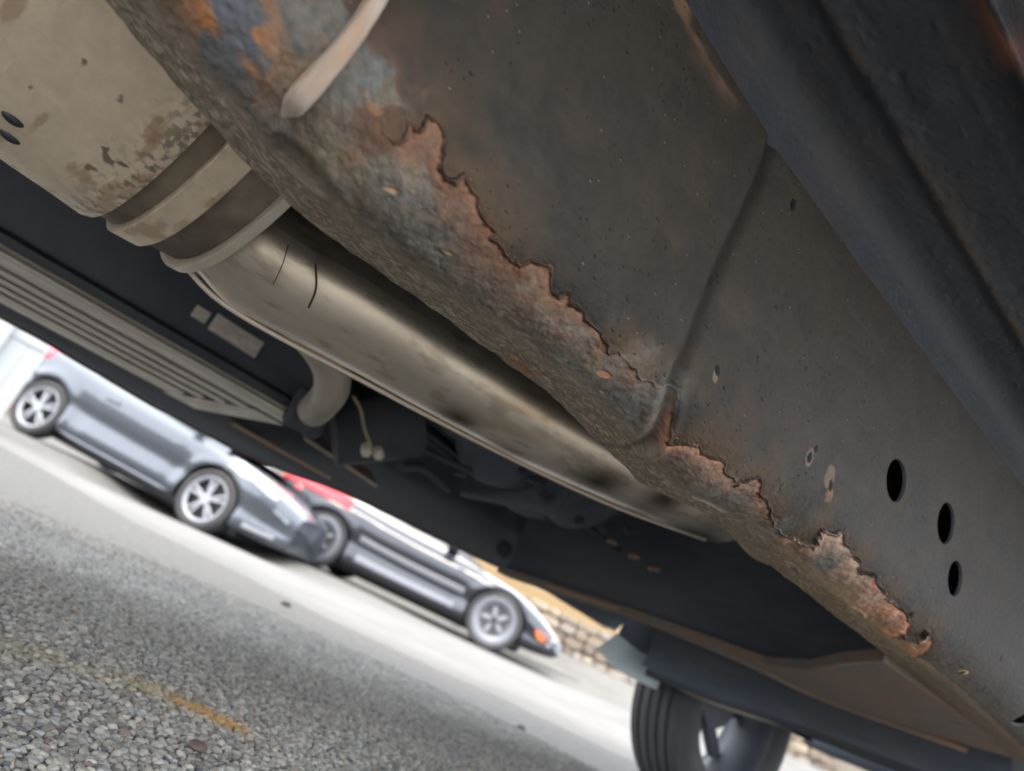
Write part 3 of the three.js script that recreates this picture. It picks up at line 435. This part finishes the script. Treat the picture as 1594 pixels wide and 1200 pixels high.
// far rocker, its inner wall and its pinched lower flange
{
  const ys = [0.36, 0.345, 0.328, 0.330, 0.352, 0.360, 0.372, 0.362, 0.36], xx = [-2.2, -0.03, 0.28, 0.53, 0.72, 1.04, 1.43, 1.66, 1.72];
  const low = (x) => spl(xx, ys, x) + 0.004 * (fbm(x * 20, 1, 3, 3) - 0.5);
  const wall = grid(160, 26, (u, v) => { const x = lerp(-2.2, 1.72, u), y0 = low(x); const y = lerp(y0, 0.68, v); return [x, y, -1.55 + 0.05 * sm(0.0, 0.3, v) + 0.015 * Math.sin(v * 9) + 0.008 * fbm(x * 9, v * 6, 5, 3)]; });
  const o = add('rocker_panel', wall, M.black, van);
  add('rocker_flange', grid(160, 4, (u, v) => { const x = lerp(-2.2, 1.72, u); return [x, low(x) - 0.002 + 0.004 * Math.sin(v * Math.PI), -1.55 - 0.03 * v]; }), M.rusty, o);
  add('outer_skin', grid(60, 10, (u, v) => { const x = lerp(-2.2, 1.72, u); return [x, lerp(low(x), 0.8, v), -1.58 - 0.06 * Math.sin(v * Math.PI / 2)]; }), std([0.32, 0.37, 0.4], 0.35, 0.2), o);
  for (const [x, y] of [[1.16, 0.405], [1.31, 0.425]]) { const h = add('drain_hole', new THREE.CylinderGeometry(0.022, 0.022, 0.006, 24), M.plastic, o); h.position.set(x, y, -1.487); h.rotation.x = Math.PI / 2; }
  // front inner wall and wheel arch liner
  add('inner_wall', grid(30, 12, (u, v) => { const x = lerp(1.35, 2.9, u); return [x, lerp(0.40, 0.70, v), -1.12 - 0.10 * sm(0.2, 0.9, u) + 0.02 * Math.sin(v * 7)]; }), M.black, van);
  add('wheel_arch_liner', grid(40, 14, (u, v) => { const a = lerp(0.05, Math.PI - 0.02, u), r = 0.385; return [2.22 + r * Math.cos(a), 0.30 + r * Math.sin(a), lerp(-1.34, -1.64, v)]; }), (() => { const q = new THREE.MeshPhysicalMaterial({ roughness: 0.95, side: THREE.DoubleSide, specularIntensity: 0.2 }); q.color.setRGB(0.008, 0.009, 0.011); return q; })(), van);
  const flap = grid(26, 14, (u, v) => { const x = lerp(1.68, 1.965, u), top = lerp(0.352, 0.315, u), bot = lerp(0.285, 0.256, sm(0, 0.5, u)) + 0.03 * sm(0.85, 1, u); return [x, lerp(top, bot, v), -1.50 + 0.05 * sm(0.3, 1, u) - 0.06 * (1 - u) * v]; });
  add('mud_flap', flap, std([0.5, 0.58, 0.6], 0.45), van, 'blue-grey flap hanging at the front of the wheel arch');
}
// crossmember with its gusset at the rail, and the lower arm beyond
{
  const s = new THREE.Shape([[0.94, -0.425], [1.0, -0.50], [1.14, -0.62], [1.265, -0.77], [1.19, -1.03], [1.14, -1.45], [1.175, -1.45], [1.225, -1.03], [1.35, -0.87], [1.46, -0.79], [1.475, -0.6], [1.46, -0.425]].map(([x, z]) => new THREE.Vector2(x, z)));
  const g = new THREE.ExtrudeGeometry(s, { depth: 0.012, bevelEnabled: true, bevelSize: 0.003, bevelThickness: 0.003, bevelSegments: 2 }); g.rotateX(Math.PI / 2); g.scale(1, 1, 1);
  // the shape's y became z; lift and give it relief
  const p = g.attributes.position; for (let i = 0; i < p.count; i++) { const x = p.getX(i), z = p.getZ(i); p.setY(i, p.getY(i) + 0.366 - 0.008 * sm(-0.9, -1.4, z) + 0.012 * sm(0.1, 0, Math.abs(z + 0.44)) ); }
  g.computeVertexNormals();
  const mm = gmat([0.135, 0.122, 0.105], [0.17, 0.115, 0.088], 51, 0.9, 0, 5); mm.map.repeat.set(3, 2);
  const o = add('crossmember', g, mm, van, 'brown crossmember whose gusset joins the frame rail');
  add('web', grid(30, 6, (u, v) => { const z = lerp(-0.44, -1.45, u), x = lin([-1.45, -1.03, -0.8, -0.44].map((q) => q), [1.16, 1.21, 1.30, 1.25], z); return [x, lerp(0.36, 0.66, v), z]; }), M.black, o);
  add('flange_edge', tube([[1.15, 0.350, -1.45], [1.20, 0.356, -1.03], [1.33, 0.353, -0.84], [1.46, 0.352, -0.77], [1.47, 0.351, -0.5]], 0.006, 50, 8), M.rusty, o);
  const arm = add('lower_arm', tube([[1.80, 0.305, -1.45], [1.90, 0.305, -1.27], [2.0, 0.325, -1.10], [2.05, 0.33, -0.9], [2.1, 0.34, -0.62]], 0.026, 50, 18), M.dark, van);
  add('arm_edge', tube([[1.81, 0.286, -1.42], [1.90, 0.286, -1.25], [2.0, 0.306, -1.09], [2.05, 0.310, -0.9], [2.1, 0.32, -0.62]], 0.006, 50, 8), M.dusty, arm);
  const AP = [[1.80, 0.30, -1.45], [1.90, 0.30, -1.27], [2.0, 0.318, -1.10], [2.05, 0.325, -0.9], [2.1, 0.335, -0.62]], ac = new THREE.CatmullRomCurve3(AP.map((q) => new THREE.Vector3(...q)));
  add('arm_shield', grid(40, 12, (u, v) => { const q = ac.getPoint(u); return [q.x - 0.03 - 0.05 * v, q.y + 0.34 * v, q.z + 0.012 * Math.sin(v * 9)]; }), M.black, arm);
  add('subframe', rbox(0.9, 0.26, 0.5, 0.04, [2.15, 0.56, -0.72]), M.black, van);
}
// far front wheel
function tyreGeo(r, w, grooves, wall = 0.3) {
  const pts = [], rim = r * (1 - wall), half = w / 2; // x = radius, y = axial
  pts.push([rim - 0.006, -half * 0.80], [rim + 0.012, -half * 0.92]);
  for (let i = 0; i <= 10; i++) { const a = i / 10; pts.push([lerp(rim + 0.02, r - 0.02, a), -half * (0.95 + 0.09 * Math.sin(a * Math.PI) - 0.06 * a)]); }
  const n = 60; for (let i = 0; i <= n; i++) { const q = lerp(-0.84, 0.84, i / n); let rr = r - 0.012 * Math.pow(Math.abs(q), 5); if (grooves) for (const c of [-0.5, -0.17, 0.17, 0.5]) if (Math.abs(q - c) < 0.045) rr -= 0.009; pts.push([rr, half * q]); }
  for (let i = 10; i >= 0; i--) { const a = i / 10; pts.push([lerp(rim + 0.02, r - 0.02, a), half * (0.95 + 0.09 * Math.sin(a * Math.PI) - 0.06 * a)]); }
  pts.push([rim + 0.012, half * 0.92], [rim - 0.006, half * 0.80]);
  const g = new THREE.LatheGeometry(pts.map(([x, y]) => new THREE.Vector2(x, y)), 96); g.rotateX(Math.PI / 2); return g;
}
{
  const w = new THREE.Group(); w.name = 'wheel'; w.position.set(2.22, 0.285, -1.47); van.add(w); w.userData.label = 'black wheel seen from inside with daylight between its spokes';
  add('tyre', tyreGeo(0.32, 0.215, true, 0.34), M.rubber, w);
  add('rim', (() => { const g = new THREE.LatheGeometry([[0.208, -0.09], [0.205, -0.06], [0.188, -0.03], [0.186, 0.05], [0.20, 0.085], [0.212, 0.09]].map((p) => new THREE.Vector2(...p)), 64); g.rotateX(Math.PI / 2); return g; })(), M.dark, w);
  const bd = add('brake_disc', new THREE.CylinderGeometry(0.095, 0.095, 0.02, 40), M.dark, w); bd.rotation.x = Math.PI / 2; bd.position.set(-0.01, 0.035, 0.0);
  for (let k = 0; k < 7; k++) { const s = add('spoke', rbox(0.05, 0.165, 0.035, 0.014, [0, 0.112, 0]), M.dark, w); s.rotation.z = k * Math.PI * 2 / 7 + 0.35; s.position.z = -0.055; }
  const h = add('hub', new THREE.CylinderGeometry(0.03, 0.04, 0.03, 28), M.dark, w); h.rotation.x = Math.PI / 2; h.position.z = -0.045;
}

// ---------------------------------------------------------------- parked cars
const glass = new THREE.MeshPhysicalMaterial({ roughness: 0.06, metalness: 0, clearcoat: 1, clearcoatRoughness: 0.1, side: THREE.DoubleSide }); glass.clearcoat = 0; glass.roughness = 0.12; glass.color.setRGB(0.02, 0.028, 0.032);
const lampGlass = (rgb) => { const m = new THREE.MeshPhysicalMaterial({ roughness: 0.15, clearcoat: 1, clearcoatRoughness: 0.05, side: THREE.DoubleSide }); m.color.setRGB(...rgb); return m; };
function paint(rgb) { const m = new THREE.MeshPhysicalMaterial({ roughness: 0.38, metalness: 0.45, clearcoat: 1, clearcoatRoughness: 0.06, side: THREE.DoubleSide }); m.color.setRGB(...rgb); return m; }
const trim = std([0.02, 0.021, 0.023], 0.5), chrome = std([0.72, 0.74, 0.77], 0.16, 1), seatM = std([0.03, 0.03, 0.032], 0.8);
function makeCar(name, label, s) {
  const g = thing(name, label, 'car'); const P = paint(s.color), R = s.r;
  const f = (k, x) => spl(s.x, s[k], x);
  // v 0..1 from the middle of the underside over the +z side to the middle of the deck
  const sect = (x) => {
    const W = f('w', x), y0 = f('sill', x), y1 = f('sh', x), y2 = f('deck', x), m = (y0 + y1) / 2;
    const pinch = s.crease ?? 0.02;
    return { z: [0, 0.8 * W, 0.95 * W, 0.985 * W, 0.985 * W - pinch, W - pinch * 0.3, W, 0.97 * W, 0.82 * W, 0.48 * W, 0], y: [y0, y0, y0 + 0.025, y0 + 0.12, m - 0.05, m + 0.08, y1 - 0.13, y1 - 0.03, lerp(y1, y2, 0.55), lerp(y1, y2, 0.93), y2] };
  };
  const KN = [0, 0.14, 0.2, 0.28, 0.38, 0.48, 0.58, 0.66, 0.75, 0.88, 1];
  const body = (x, v, side = 1, off = 0) => { const q = sect(x); let z = spl(KN, q.z, v), y = spl(KN, q.y, v); if (off) { const e = 0.01, dz = spl(KN, q.z, Math.min(1, v + e)) - spl(KN, q.z, v - e), dy = spl(KN, q.y, Math.min(1, v + e)) - spl(KN, q.y, v - e), l = Math.hypot(dz, dy) || 1; z += off * dy / l; y -= off * dz / l * (1); } 
    for (const ax of s.axles) z += 0.022 * gau(Math.hypot(x - ax, y - R) - R * 1.2, 0.07) * (v > 0.15 && v < 0.75 ? 1 : 0); return [x, y, z * side]; };
  const x0 = s.x[0], x1 = s.x[s.x.length - 1], AR = R * 1.1;
  const inArch = (x, y, z) => Math.abs(z) > 0.45 && s.axles.some((a) => Math.hypot(x - a, y - R) < AR);
  const shell = (side) => grid(220, 90, (u, v) => {
    const x = lerp(x0, x1, u); let [a, y, z] = body(x, v, side); let px = a;
    if (Math.abs(z) > 0.45) for (const c of s.axles) { const d = Math.hypot(px - c, y - R); if (Math.abs(d - AR) < 0.014 && d > 0) { px = c + (px - c) * AR / d; y = R + (y - R) * AR / d; } }
    return [px, y, z];
  }, { keep: (p, i, j, k) => { const m = (o) => (p[i * 3 + o] + p[j * 3 + o] + p[k * 3 + o]) / 3; return !inArch(m(0), m(1), m(2)); }, flip: side < 0 });
  const cap = (x) => grid(12, 60, (u, v) => { const a = v < 0.5 ? body(x, v * 2, 1) : body(x, 2 - v * 2, -1), c = [x + 0.04 * Math.sign(x - (x0 + x1) / 2), (f('sill', x) + f('deck', x)) / 2, 0]; const k = 1 - u; return [lerp(c[0], a[0], Math.sqrt(k)), lerp(c[1], a[1], k), lerp(c[2], a[2], k)]; });
  add('body', mergeGeometries([shell(1), shell(-1), cap(x0), cap(x1)]), P, g);
  const inner = add('wheel_well', rbox(s.axles[0] - s.axles[1] + 2.4 * R, R * 1.75, f('w', 0) * 1.55, 0.06, [(s.axles[0] + s.axles[1]) / 2, R * 1.2, 0]), trim, g); void inner;
  // greenhouse
  const cab = s.cab, cy = (x) => spl(cab.x, cab.y, x), belt = (x) => f('sh', x) + 0.02, cw = (x) => f('w', x) * 0.875;
  const cabin = (x, v, side = 1, off = 0) => { const b = belt(x), t = Math.max(b + 0.005, cy(x)), h = t - b, W = cw(x); const a = v * Math.PI / 2; const zz = (W + off) * (1 - (1 - 0.76) * Math.min(1, h / 0.45) * Math.pow(v, 0.8)), zr = v < 0.72 ? zz : zz * Math.cos((v - 0.72) / 0.28 * Math.PI / 2), y = v < 0.72 ? b + h * 0.86 * v / 0.72 : b + h * (0.86 + 0.14 * Math.sin((v - 0.72) / 0.28 * Math.PI / 2)) + off; void a; return [x, y, zr * side]; };
  add('cabin', mergeGeometries([1, -1].map((q) => grid(90, 40, (u, v) => cabin(lerp(cab.x[0], cab.x[cab.x.length - 1], u), v, q)))), P, g);
  const pane = (nm, xa, xb, va, vb, q, slant = 0) => add(nm, grid(24, 12, (u, v) => { const w = lerp(va, vb, v); return cabin(lerp(xa + slant * v * 0.5, xb - slant * v, u), w, q, 0.006); }), glass, g);
  for (const q of [1, -1]) for (const [a, b, sl] of s.win) pane('side_window', a, b, 0.04, 0.64, q, sl);
  for (const [nm, a, b] of [['windshield', ...s.shield], ['rear_window', ...s.back]]) add(nm, grid(20, 40, (u, v) => { const x = lerp(a, b, u), vv = Math.abs(v - 0.5) * 2, p = cabin(x, lerp(1, 0.74, vv), v < 0.5 ? 1 : -1, 0.008); return p; }), glass, g);
  // panels lying on the side
  const panel = (nm, xa, xb, va, vb, off, mat, q = 1) => add(nm, grid(60, 30, (u, v) => body(lerp(xa, xb, u), lerp(va, vb, v), q, off * Math.min(1, 12 * Math.min(u, 1 - u, v, 1 - v))), {}), mat, g);
  const patch = (nm, xc, vc, dx, dv, off, mat, q = 1, tilt = 0, pw = 1) => add(nm, grid(14, 40, (u, v) => { const a = v * Math.PI * 2, k = u, ca = Math.sign(Math.cos(a)) * Math.pow(Math.abs(Math.cos(a)), pw), sa = Math.sign(Math.sin(a)) * Math.pow(Math.abs(Math.sin(a)), pw); const ex = dx * k * ca; return body(xc + ex, vc + dv * k * sa + tilt * ex, q, off * Math.sqrt(Math.max(0, 1 - k * k)) + 0.002); }), mat, g);
  for (const q of [1, -1]) s.detail({ g, P, panel, patch, body, cabin, q });
  // wheels
  for (const a of s.axles) for (const q of [1, -1]) {
    const w = new THREE.Group(); w.name = 'wheel'; g.add(w); w.position.set(a, R, q * (f('w', a) - 0.115)); if (q < 0) w.rotation.y = Math.PI;
    add('tyre', tyreGeo(R, 0.215, false, s.wall), M.rubber, w);
    s.wheel(w, R * (1 - s.wall));
  }
  return g;
}
function placeCar(g, front, rear, axles) {
  const dx = front[0] - rear[0], dz = front[1] - rear[1], L = Math.hypot(dx, dz), m = (axles[0] + axles[1]) / 2;
  const yF = ground(...front) + 0.006, yR = ground(...rear) + 0.006;
  g.rotation.set(0, Math.atan2(-dz, dx), Math.atan2(yF - yR, L));
  const cx = (front[0] + rear[0]) / 2, cz = (front[1] + rear[1]) / 2;
  // front / rear are the wheels of the near side: step half a track away from the viewer
  const half = 0.76, nx = -dz / L, nz = dx / L;   // +z side of the car
  g.position.set(cx - nx * half - dx / L * m, (yF + yR) / 2, cz - nz * half - dz / L * m);
}
const ring = (r0, r1, z0, z1, mat, w, nm) => { const g = new THREE.LatheGeometry([[r0, z0], [lerp(r0, r1, 0.3), lerp(z0, z1, 0.8)], [lerp(r0, r1, 0.85), z1], [r1, z1 - 0.01]].map((p) => new THREE.Vector2(...p)), 64); g.rotateX(Math.PI / 2); return add(nm, g, mat, w); };
const disc = (r, t, z, mat, w, nm) => { const m = add(nm, new THREE.CylinderGeometry(r, r, t, 40), mat, w); m.rotation.x = Math.PI / 2; m.position.z = z; return m; };

// grey hatchback
{
  const A = [1.228, -1.228], silver = std([0.26, 0.268, 0.28], 0.42, 0.35), dull = std([0.16, 0.165, 0.17], 0.5, 0.5), sillHighlightM = std([0.22, 0.24, 0.27], 0.4, 0.3);
  const car = makeCar('hatchback_car', 'grey hatchback with silver twin-spoke wheels, parked behind the white fence panel', {
    color: [0.048, 0.055, 0.066], r: 0.335, wall: 0.27, axles: A, crease: 0.022,
    x: [-1.98, -1.92, -1.75, -1.3, -0.7, 0, 0.6, 1.15, 1.55, 1.85, 2.05, 2.12],
    w: [0.62, 0.74, 0.83, 0.875, 0.875, 0.875, 0.88, 0.885, 0.855, 0.76, 0.58, 0.44],
    sill: [0.36, 0.3, 0.26, 0.22, 0.2, 0.2, 0.2, 0.2, 0.19, 0.2, 0.22, 0.25],
    sh: [0.98, 1.02, 1.01, 0.97, 0.92, 0.88, 0.86, 0.83, 0.78, 0.72, 0.65, 0.6],
    deck: [1.05, 1.09, 1.09, 1.07, 1.04, 1.0, 0.95, 0.89, 0.83, 0.76, 0.69, 0.64],
    cab: { x: [-1.9, -1.6, -1.0, -0.2, 0.3, 0.75, 1.1], y: [1.06, 1.28, 1.43, 1.47, 1.42, 1.2, 0.98] },
    win: [[-0.62, 0.75, 0.32], [-1.45, -0.7, 0.05]], shield: [0.36, 1.02], back: [-1.85, -1.5],
    detail: ({ g, P, panel, patch, body, q }) => {
      const d = panel('door', -0.62, 0.72, 0.25, 0.68, 0.006, P, q); const hb = body(-0.42, 0.585, q, 0.02); add('handle', rbox(0.19, 0.03, 0.03, 0.012, hb), P, d);
      panel('sill_trim_highlight', -0.85, 0.8, 0.165, 0.205, 0.012, sillHighlightM, q);  // the pale highlight along the lower door is put into this strip
      patch('headlight', 1.66, 0.68, 0.22, 0.05, 0.02, lampGlass([0.4, 0.43, 0.46]), q, -0.12); patch('indicator', 1.5, 0.675, 0.05, 0.03, 0.026, lampGlass([0.8, 0.3, 0.08]), q, -0.1);
      patch('tail_light', -1.62, 0.64, 0.14, 0.085, 0.02, lampGlass([0.55, 0.02, 0.03]), q, 0.1);
      patch('fog_recess', 1.86, 0.34, 0.13, 0.06, -0.01, trim, q); panel('fog_trim', 1.72, 2.02, 0.24, 0.275, 0.014, silver, q); panel('bumper_trim', 1.9, 2.1, 0.52, 0.56, 0.014, chrome, q);
      const m = body(0.62, 0.72, q, 0.1); const mi = add('side_mirror', rbox(0.12, 0.13, 0.2, 0.045, [m[0], m[1] + 0.07, m[2]]), P, g); add('mirror_foot', rbox(0.06, 0.05, 0.12, 0.02, [m[0] + 0.01, m[1] + 0.01, m[2] - 0.07 * q]), trim, mi);
    },
    wheel: (w, rr) => {
      ring(rr * 0.86, rr + 0.004, 0.06, 0.1, silver, w, 'rim'); disc(rr * 0.9, 0.02, -0.01, trim, w, 'brake_disc');
      for (let k = 0; k < 5; k++) for (const e of [-0.16, 0.16]) { const s = add('spoke', rbox(0.032, rr * 0.82, 0.03, 0.012, [0, rr * 0.47, 0.07]), silver, w); s.rotation.z = k * Math.PI * 2 / 5 + e + 0.1; }
      disc(rr * 0.24, 0.03, 0.082, silver, w, 'hub_cap'); void dull;
    },
  });
  placeCar(car, [2.33, -8.05], [0.66, -9.85], A);
}
// low black sports car
{
  const A = [1.185, -1.185], lip = std([0.13, 0.137, 0.15], 0.45, 0.3), dk = std([0.07, 0.068, 0.068], 0.45, 0.4), mould = std([0.19, 0.195, 0.21], 0.45, 0.3);
  const car = makeCar('sports_car', 'low black sports car with wide pale wheel rims and an orange side marker', {
    color: [0.008, 0.010, 0.015], r: 0.34, wall: 0.2, axles: A, crease: 0.03,
    x: [-2.05, -2.0, -1.8, -1.2, -0.6, 0, 0.6, 1.15, 1.5, 1.75, 1.98, 2.06],
    w: [0.72, 0.84, 0.9, 0.93, 0.9, 0.88, 0.885, 0.91, 0.88, 0.82, 0.7, 0.6],
    sill: [0.42, 0.34, 0.26, 0.2, 0.16, 0.15, 0.15, 0.17, 0.19, 0.2, 0.23, 0.27],
    sh: [0.86, 0.9, 0.9, 0.88, 0.83, 0.79, 0.77, 0.74, 0.66, 0.56, 0.45, 0.4],
    deck: [0.94, 0.98, 0.99, 0.98, 0.93, 0.9, 0.87, 0.8, 0.73, 0.62, 0.49, 0.43],
    cab: { x: [-1.9, -1.5, -0.9, -0.4, 0.0, 0.45, 0.85], y: [0.93, 1.05, 1.18, 1.22, 1.2, 1.0, 0.82] },
    win: [[-0.75, 0.38, 0.3]], shield: [0.06, 0.78], back: [-1.8, -1.0],
    detail: ({ g, P, panel, patch, body, q }) => {
      const d = panel('door', -0.62, 0.62, 0.2, 0.67, 0.006, P, q); void d;
      panel('side_moulding', -0.72, 0.72, 0.42, 0.475, 0.02, mould, q); panel('sill_strip', -0.66, 0.66, 0.27, 0.325, 0.02, lip, q);
      patch('side_marker', 1.78, 0.46, 0.1, 0.055, 0.012, lampGlass([0.85, 0.2, 0.05]), q); patch('fog_lamp', 1.92, 0.43, 0.05, 0.05, 0.012, lampGlass([0.8, 0.82, 0.85]), q);
      panel('tail_light', -2.02, -1.0, 0.62, 0.80, 0.02, std([0.42, 0.006, 0.014], 0.4), q); patch('rear_marker', -1.72, 0.6, 0.06, 0.03, 0.01, lampGlass([0.55, 0.05, 0.05]), q);
      const m = body(0.36, 0.72, q, 0.09); add('side_mirror', rbox(0.14, 0.1, 0.17, 0.04, [m[0], m[1] + 0.05, m[2]]), trim, g);
      panel('gill', 0.66, 0.76, 0.34, 0.5, -0.012, trim, q);
    },
    wheel: (w, rr) => {
      ring(rr * 0.62, rr + 0.004, 0.045, 0.1, lip, w, 'rim'); disc(rr * 0.66, 0.02, 0.02, dk, w, 'wheel_face');
      for (let k = 0; k < 5; k++) { const s = add('spoke', rbox(0.055, rr * 0.5, 0.03, 0.012, [0, rr * 0.36, 0.045]), mould, w); s.rotation.z = k * Math.PI * 2 / 5 + 0.3; }
      disc(rr * 0.17, 0.03, 0.06, trim, w, 'hub_cap');
    },
  });
  placeCar(car, [5.70, -7.03], [3.97, -8.52], A);
}

// ---------------------------------------------------------------- white fence panel at the left
{
  const g = thing('white_fence', 'white plastic fence panel with a capped post left of the grey hatchback', 'fence'), W = std([0.27, 0.278, 0.278], 0.5), y0 = ground(-0.5, -7.8) - 0.03;
  g.position.set(0, y0, -7.8);
  for (const x of [-0.09, -2.0]) { const p = add('post', rbox(0.13, 0.93, 0.13, 0.008, [x, 0.465, 0.01]), W, g); add('post_cap', rbox(0.155, 0.045, 0.155, 0.012, [x, 0.945, 0.01]), W, p); }
  for (let k = 0; k < 18; k++) add('board', rbox(0.147, 0.76, 0.024, 0.004, [0.225 - k * 0.15, 0.46, 0]), W, g);
  add('rail', rbox(2.74, 0.09, 0.05, 0.01, [-1.09, 0.865, 0]), W, g); add('rail', rbox(2.74, 0.1, 0.05, 0.01, [-1.09, 0.07, 0]), W, g);
}
// ---------------------------------------------------------------- buildings behind the cars
const stoneTones = [[0.22, 0.18, 0.13], [0.26, 0.21, 0.15], [0.18, 0.14, 0.105], [0.13, 0.1, 0.078], [0.28, 0.24, 0.18], [0.2, 0.17, 0.14]].map((c, i) => gmat(c, c.map((x) => x * 0.7), 200 + i, 0.9, 0, 4, {}));
{
  const g = thing('stone_building', 'low building with tan rubble stone base and ochre board siding behind the black car', 'building');
  const a = [3.2, -13.2], b = [15.5, -6.6], L = Math.hypot(b[0] - a[0], b[1] - a[1]), y0 = 0.05;
  g.position.set(a[0], y0, a[1]); g.rotation.y = Math.atan2(-(b[1] - a[1]), b[0] - a[0]);
  const wall = add('wall', rbox(L, 0.95, 0.4, 0.01, [L / 2, 0.475, -0.22]), std([0.15, 0.13, 0.105], 0.95), g);
  const r = rng(9), shapes = []; for (let k = 0; k < 8; k++) { const s = new THREE.IcosahedronGeometry(0.5, 2), p = s.attributes.position; for (let i = 0; i < p.count; i++) { const v = new THREE.Vector3().fromBufferAttribute(p, i), n = 5; const l = Math.pow(Math.abs(v.x) ** n + Math.abs(v.y) ** n + Math.abs(v.z) ** n, 1 / n); v.multiplyScalar(0.5 / l * (0.92 + 0.16 * vn(v.x * 5 + k * 7, v.y * 5 + v.z * 3, 4))); p.setXYZ(i, v.x, v.y, v.z); } s.computeVertexNormals(); shapes.push(s); }
  let y = 0; while (y < 0.9) { const h = 0.13 + 0.1 * r(); let x = 0.0 - 0.1 * r(); while (x < L) { const w = 0.16 + 0.28 * r(); if (x > 4.4 && x < L - 1) { const s = add('stone', shapes[Math.floor(r() * 8)], stoneTones[Math.floor(r() * 6)], wall); s.scale.set(w * 1.02, h * 1.02, 0.16 + 0.08 * r()); s.position.set(x + w / 2, y + h / 2, -0.01); s.rotation.z = (r() - 0.5) * 0.12; } x += w + 0.015; } y += h + 0.012; }
  const tone = [[0.26, 0.18, 0.085], [0.23, 0.155, 0.075], [0.29, 0.21, 0.105]].map((c, i) => gmat(c, c.map((q) => q * 0.85), 220 + i, 0.8, 0, 3));
  for (let k = 0; k < 12; k++) add('siding_board', rbox(L, 0.155, 0.03, 0.006, [L / 2, 1.0 + k * 0.145, -0.10 - 0.004], [0.09, 0, 0]), tone[k % 3], g);
  add('upper_wall', rbox(L, 1.75, 0.3, 0.01, [L / 2, 1.83, -0.30]), std([0.4, 0.28, 0.13], 0.9), g);
  add('corner_box', rbox(0.3, 0.34, 0.16, 0.02, [8.35, 0.98, 0.12]), std([0.78, 0.8, 0.8], 0.5), g, 'small white meter box on the stone base');
}
{
  const g = thing('brick_building', 'orange-brown brick building seen as a sliver above the white fence and grey hatchback', 'building');
  g.position.set(-6, 0.05, -17.5); g.rotation.y = -0.12;
  add('wall', rbox(12.5, 3.1, 0.5, 0.02, [6.2, 1.55, -0.28]), std([0.2, 0.18, 0.155], 0.95), g);
  const r = rng(15), bm = [[0.19, 0.083, 0.043], [0.16, 0.07, 0.037], [0.22, 0.105, 0.052], [0.14, 0.07, 0.046]].map((c) => std(c, 0.9)), parts = bm.map(() => []);
  for (let j = 0; j < 34; j++) for (let i = 0; i < 52; i++) { const b = new THREE.BoxGeometry(0.222, 0.072, 0.05); b.translate(0.12 + i * 0.237 + (j % 2) * 0.118, 0.25 + j * 0.085, -0.02 + 0.006 * r()); parts[Math.floor(r() * 4)].push(b); }
  parts.forEach((p, k) => { const m = add('brick_courses', mergeGeometries(p), bm[k], g); m.userData.kind = 'stuff'; });
}
renderer.render(scene, camera);
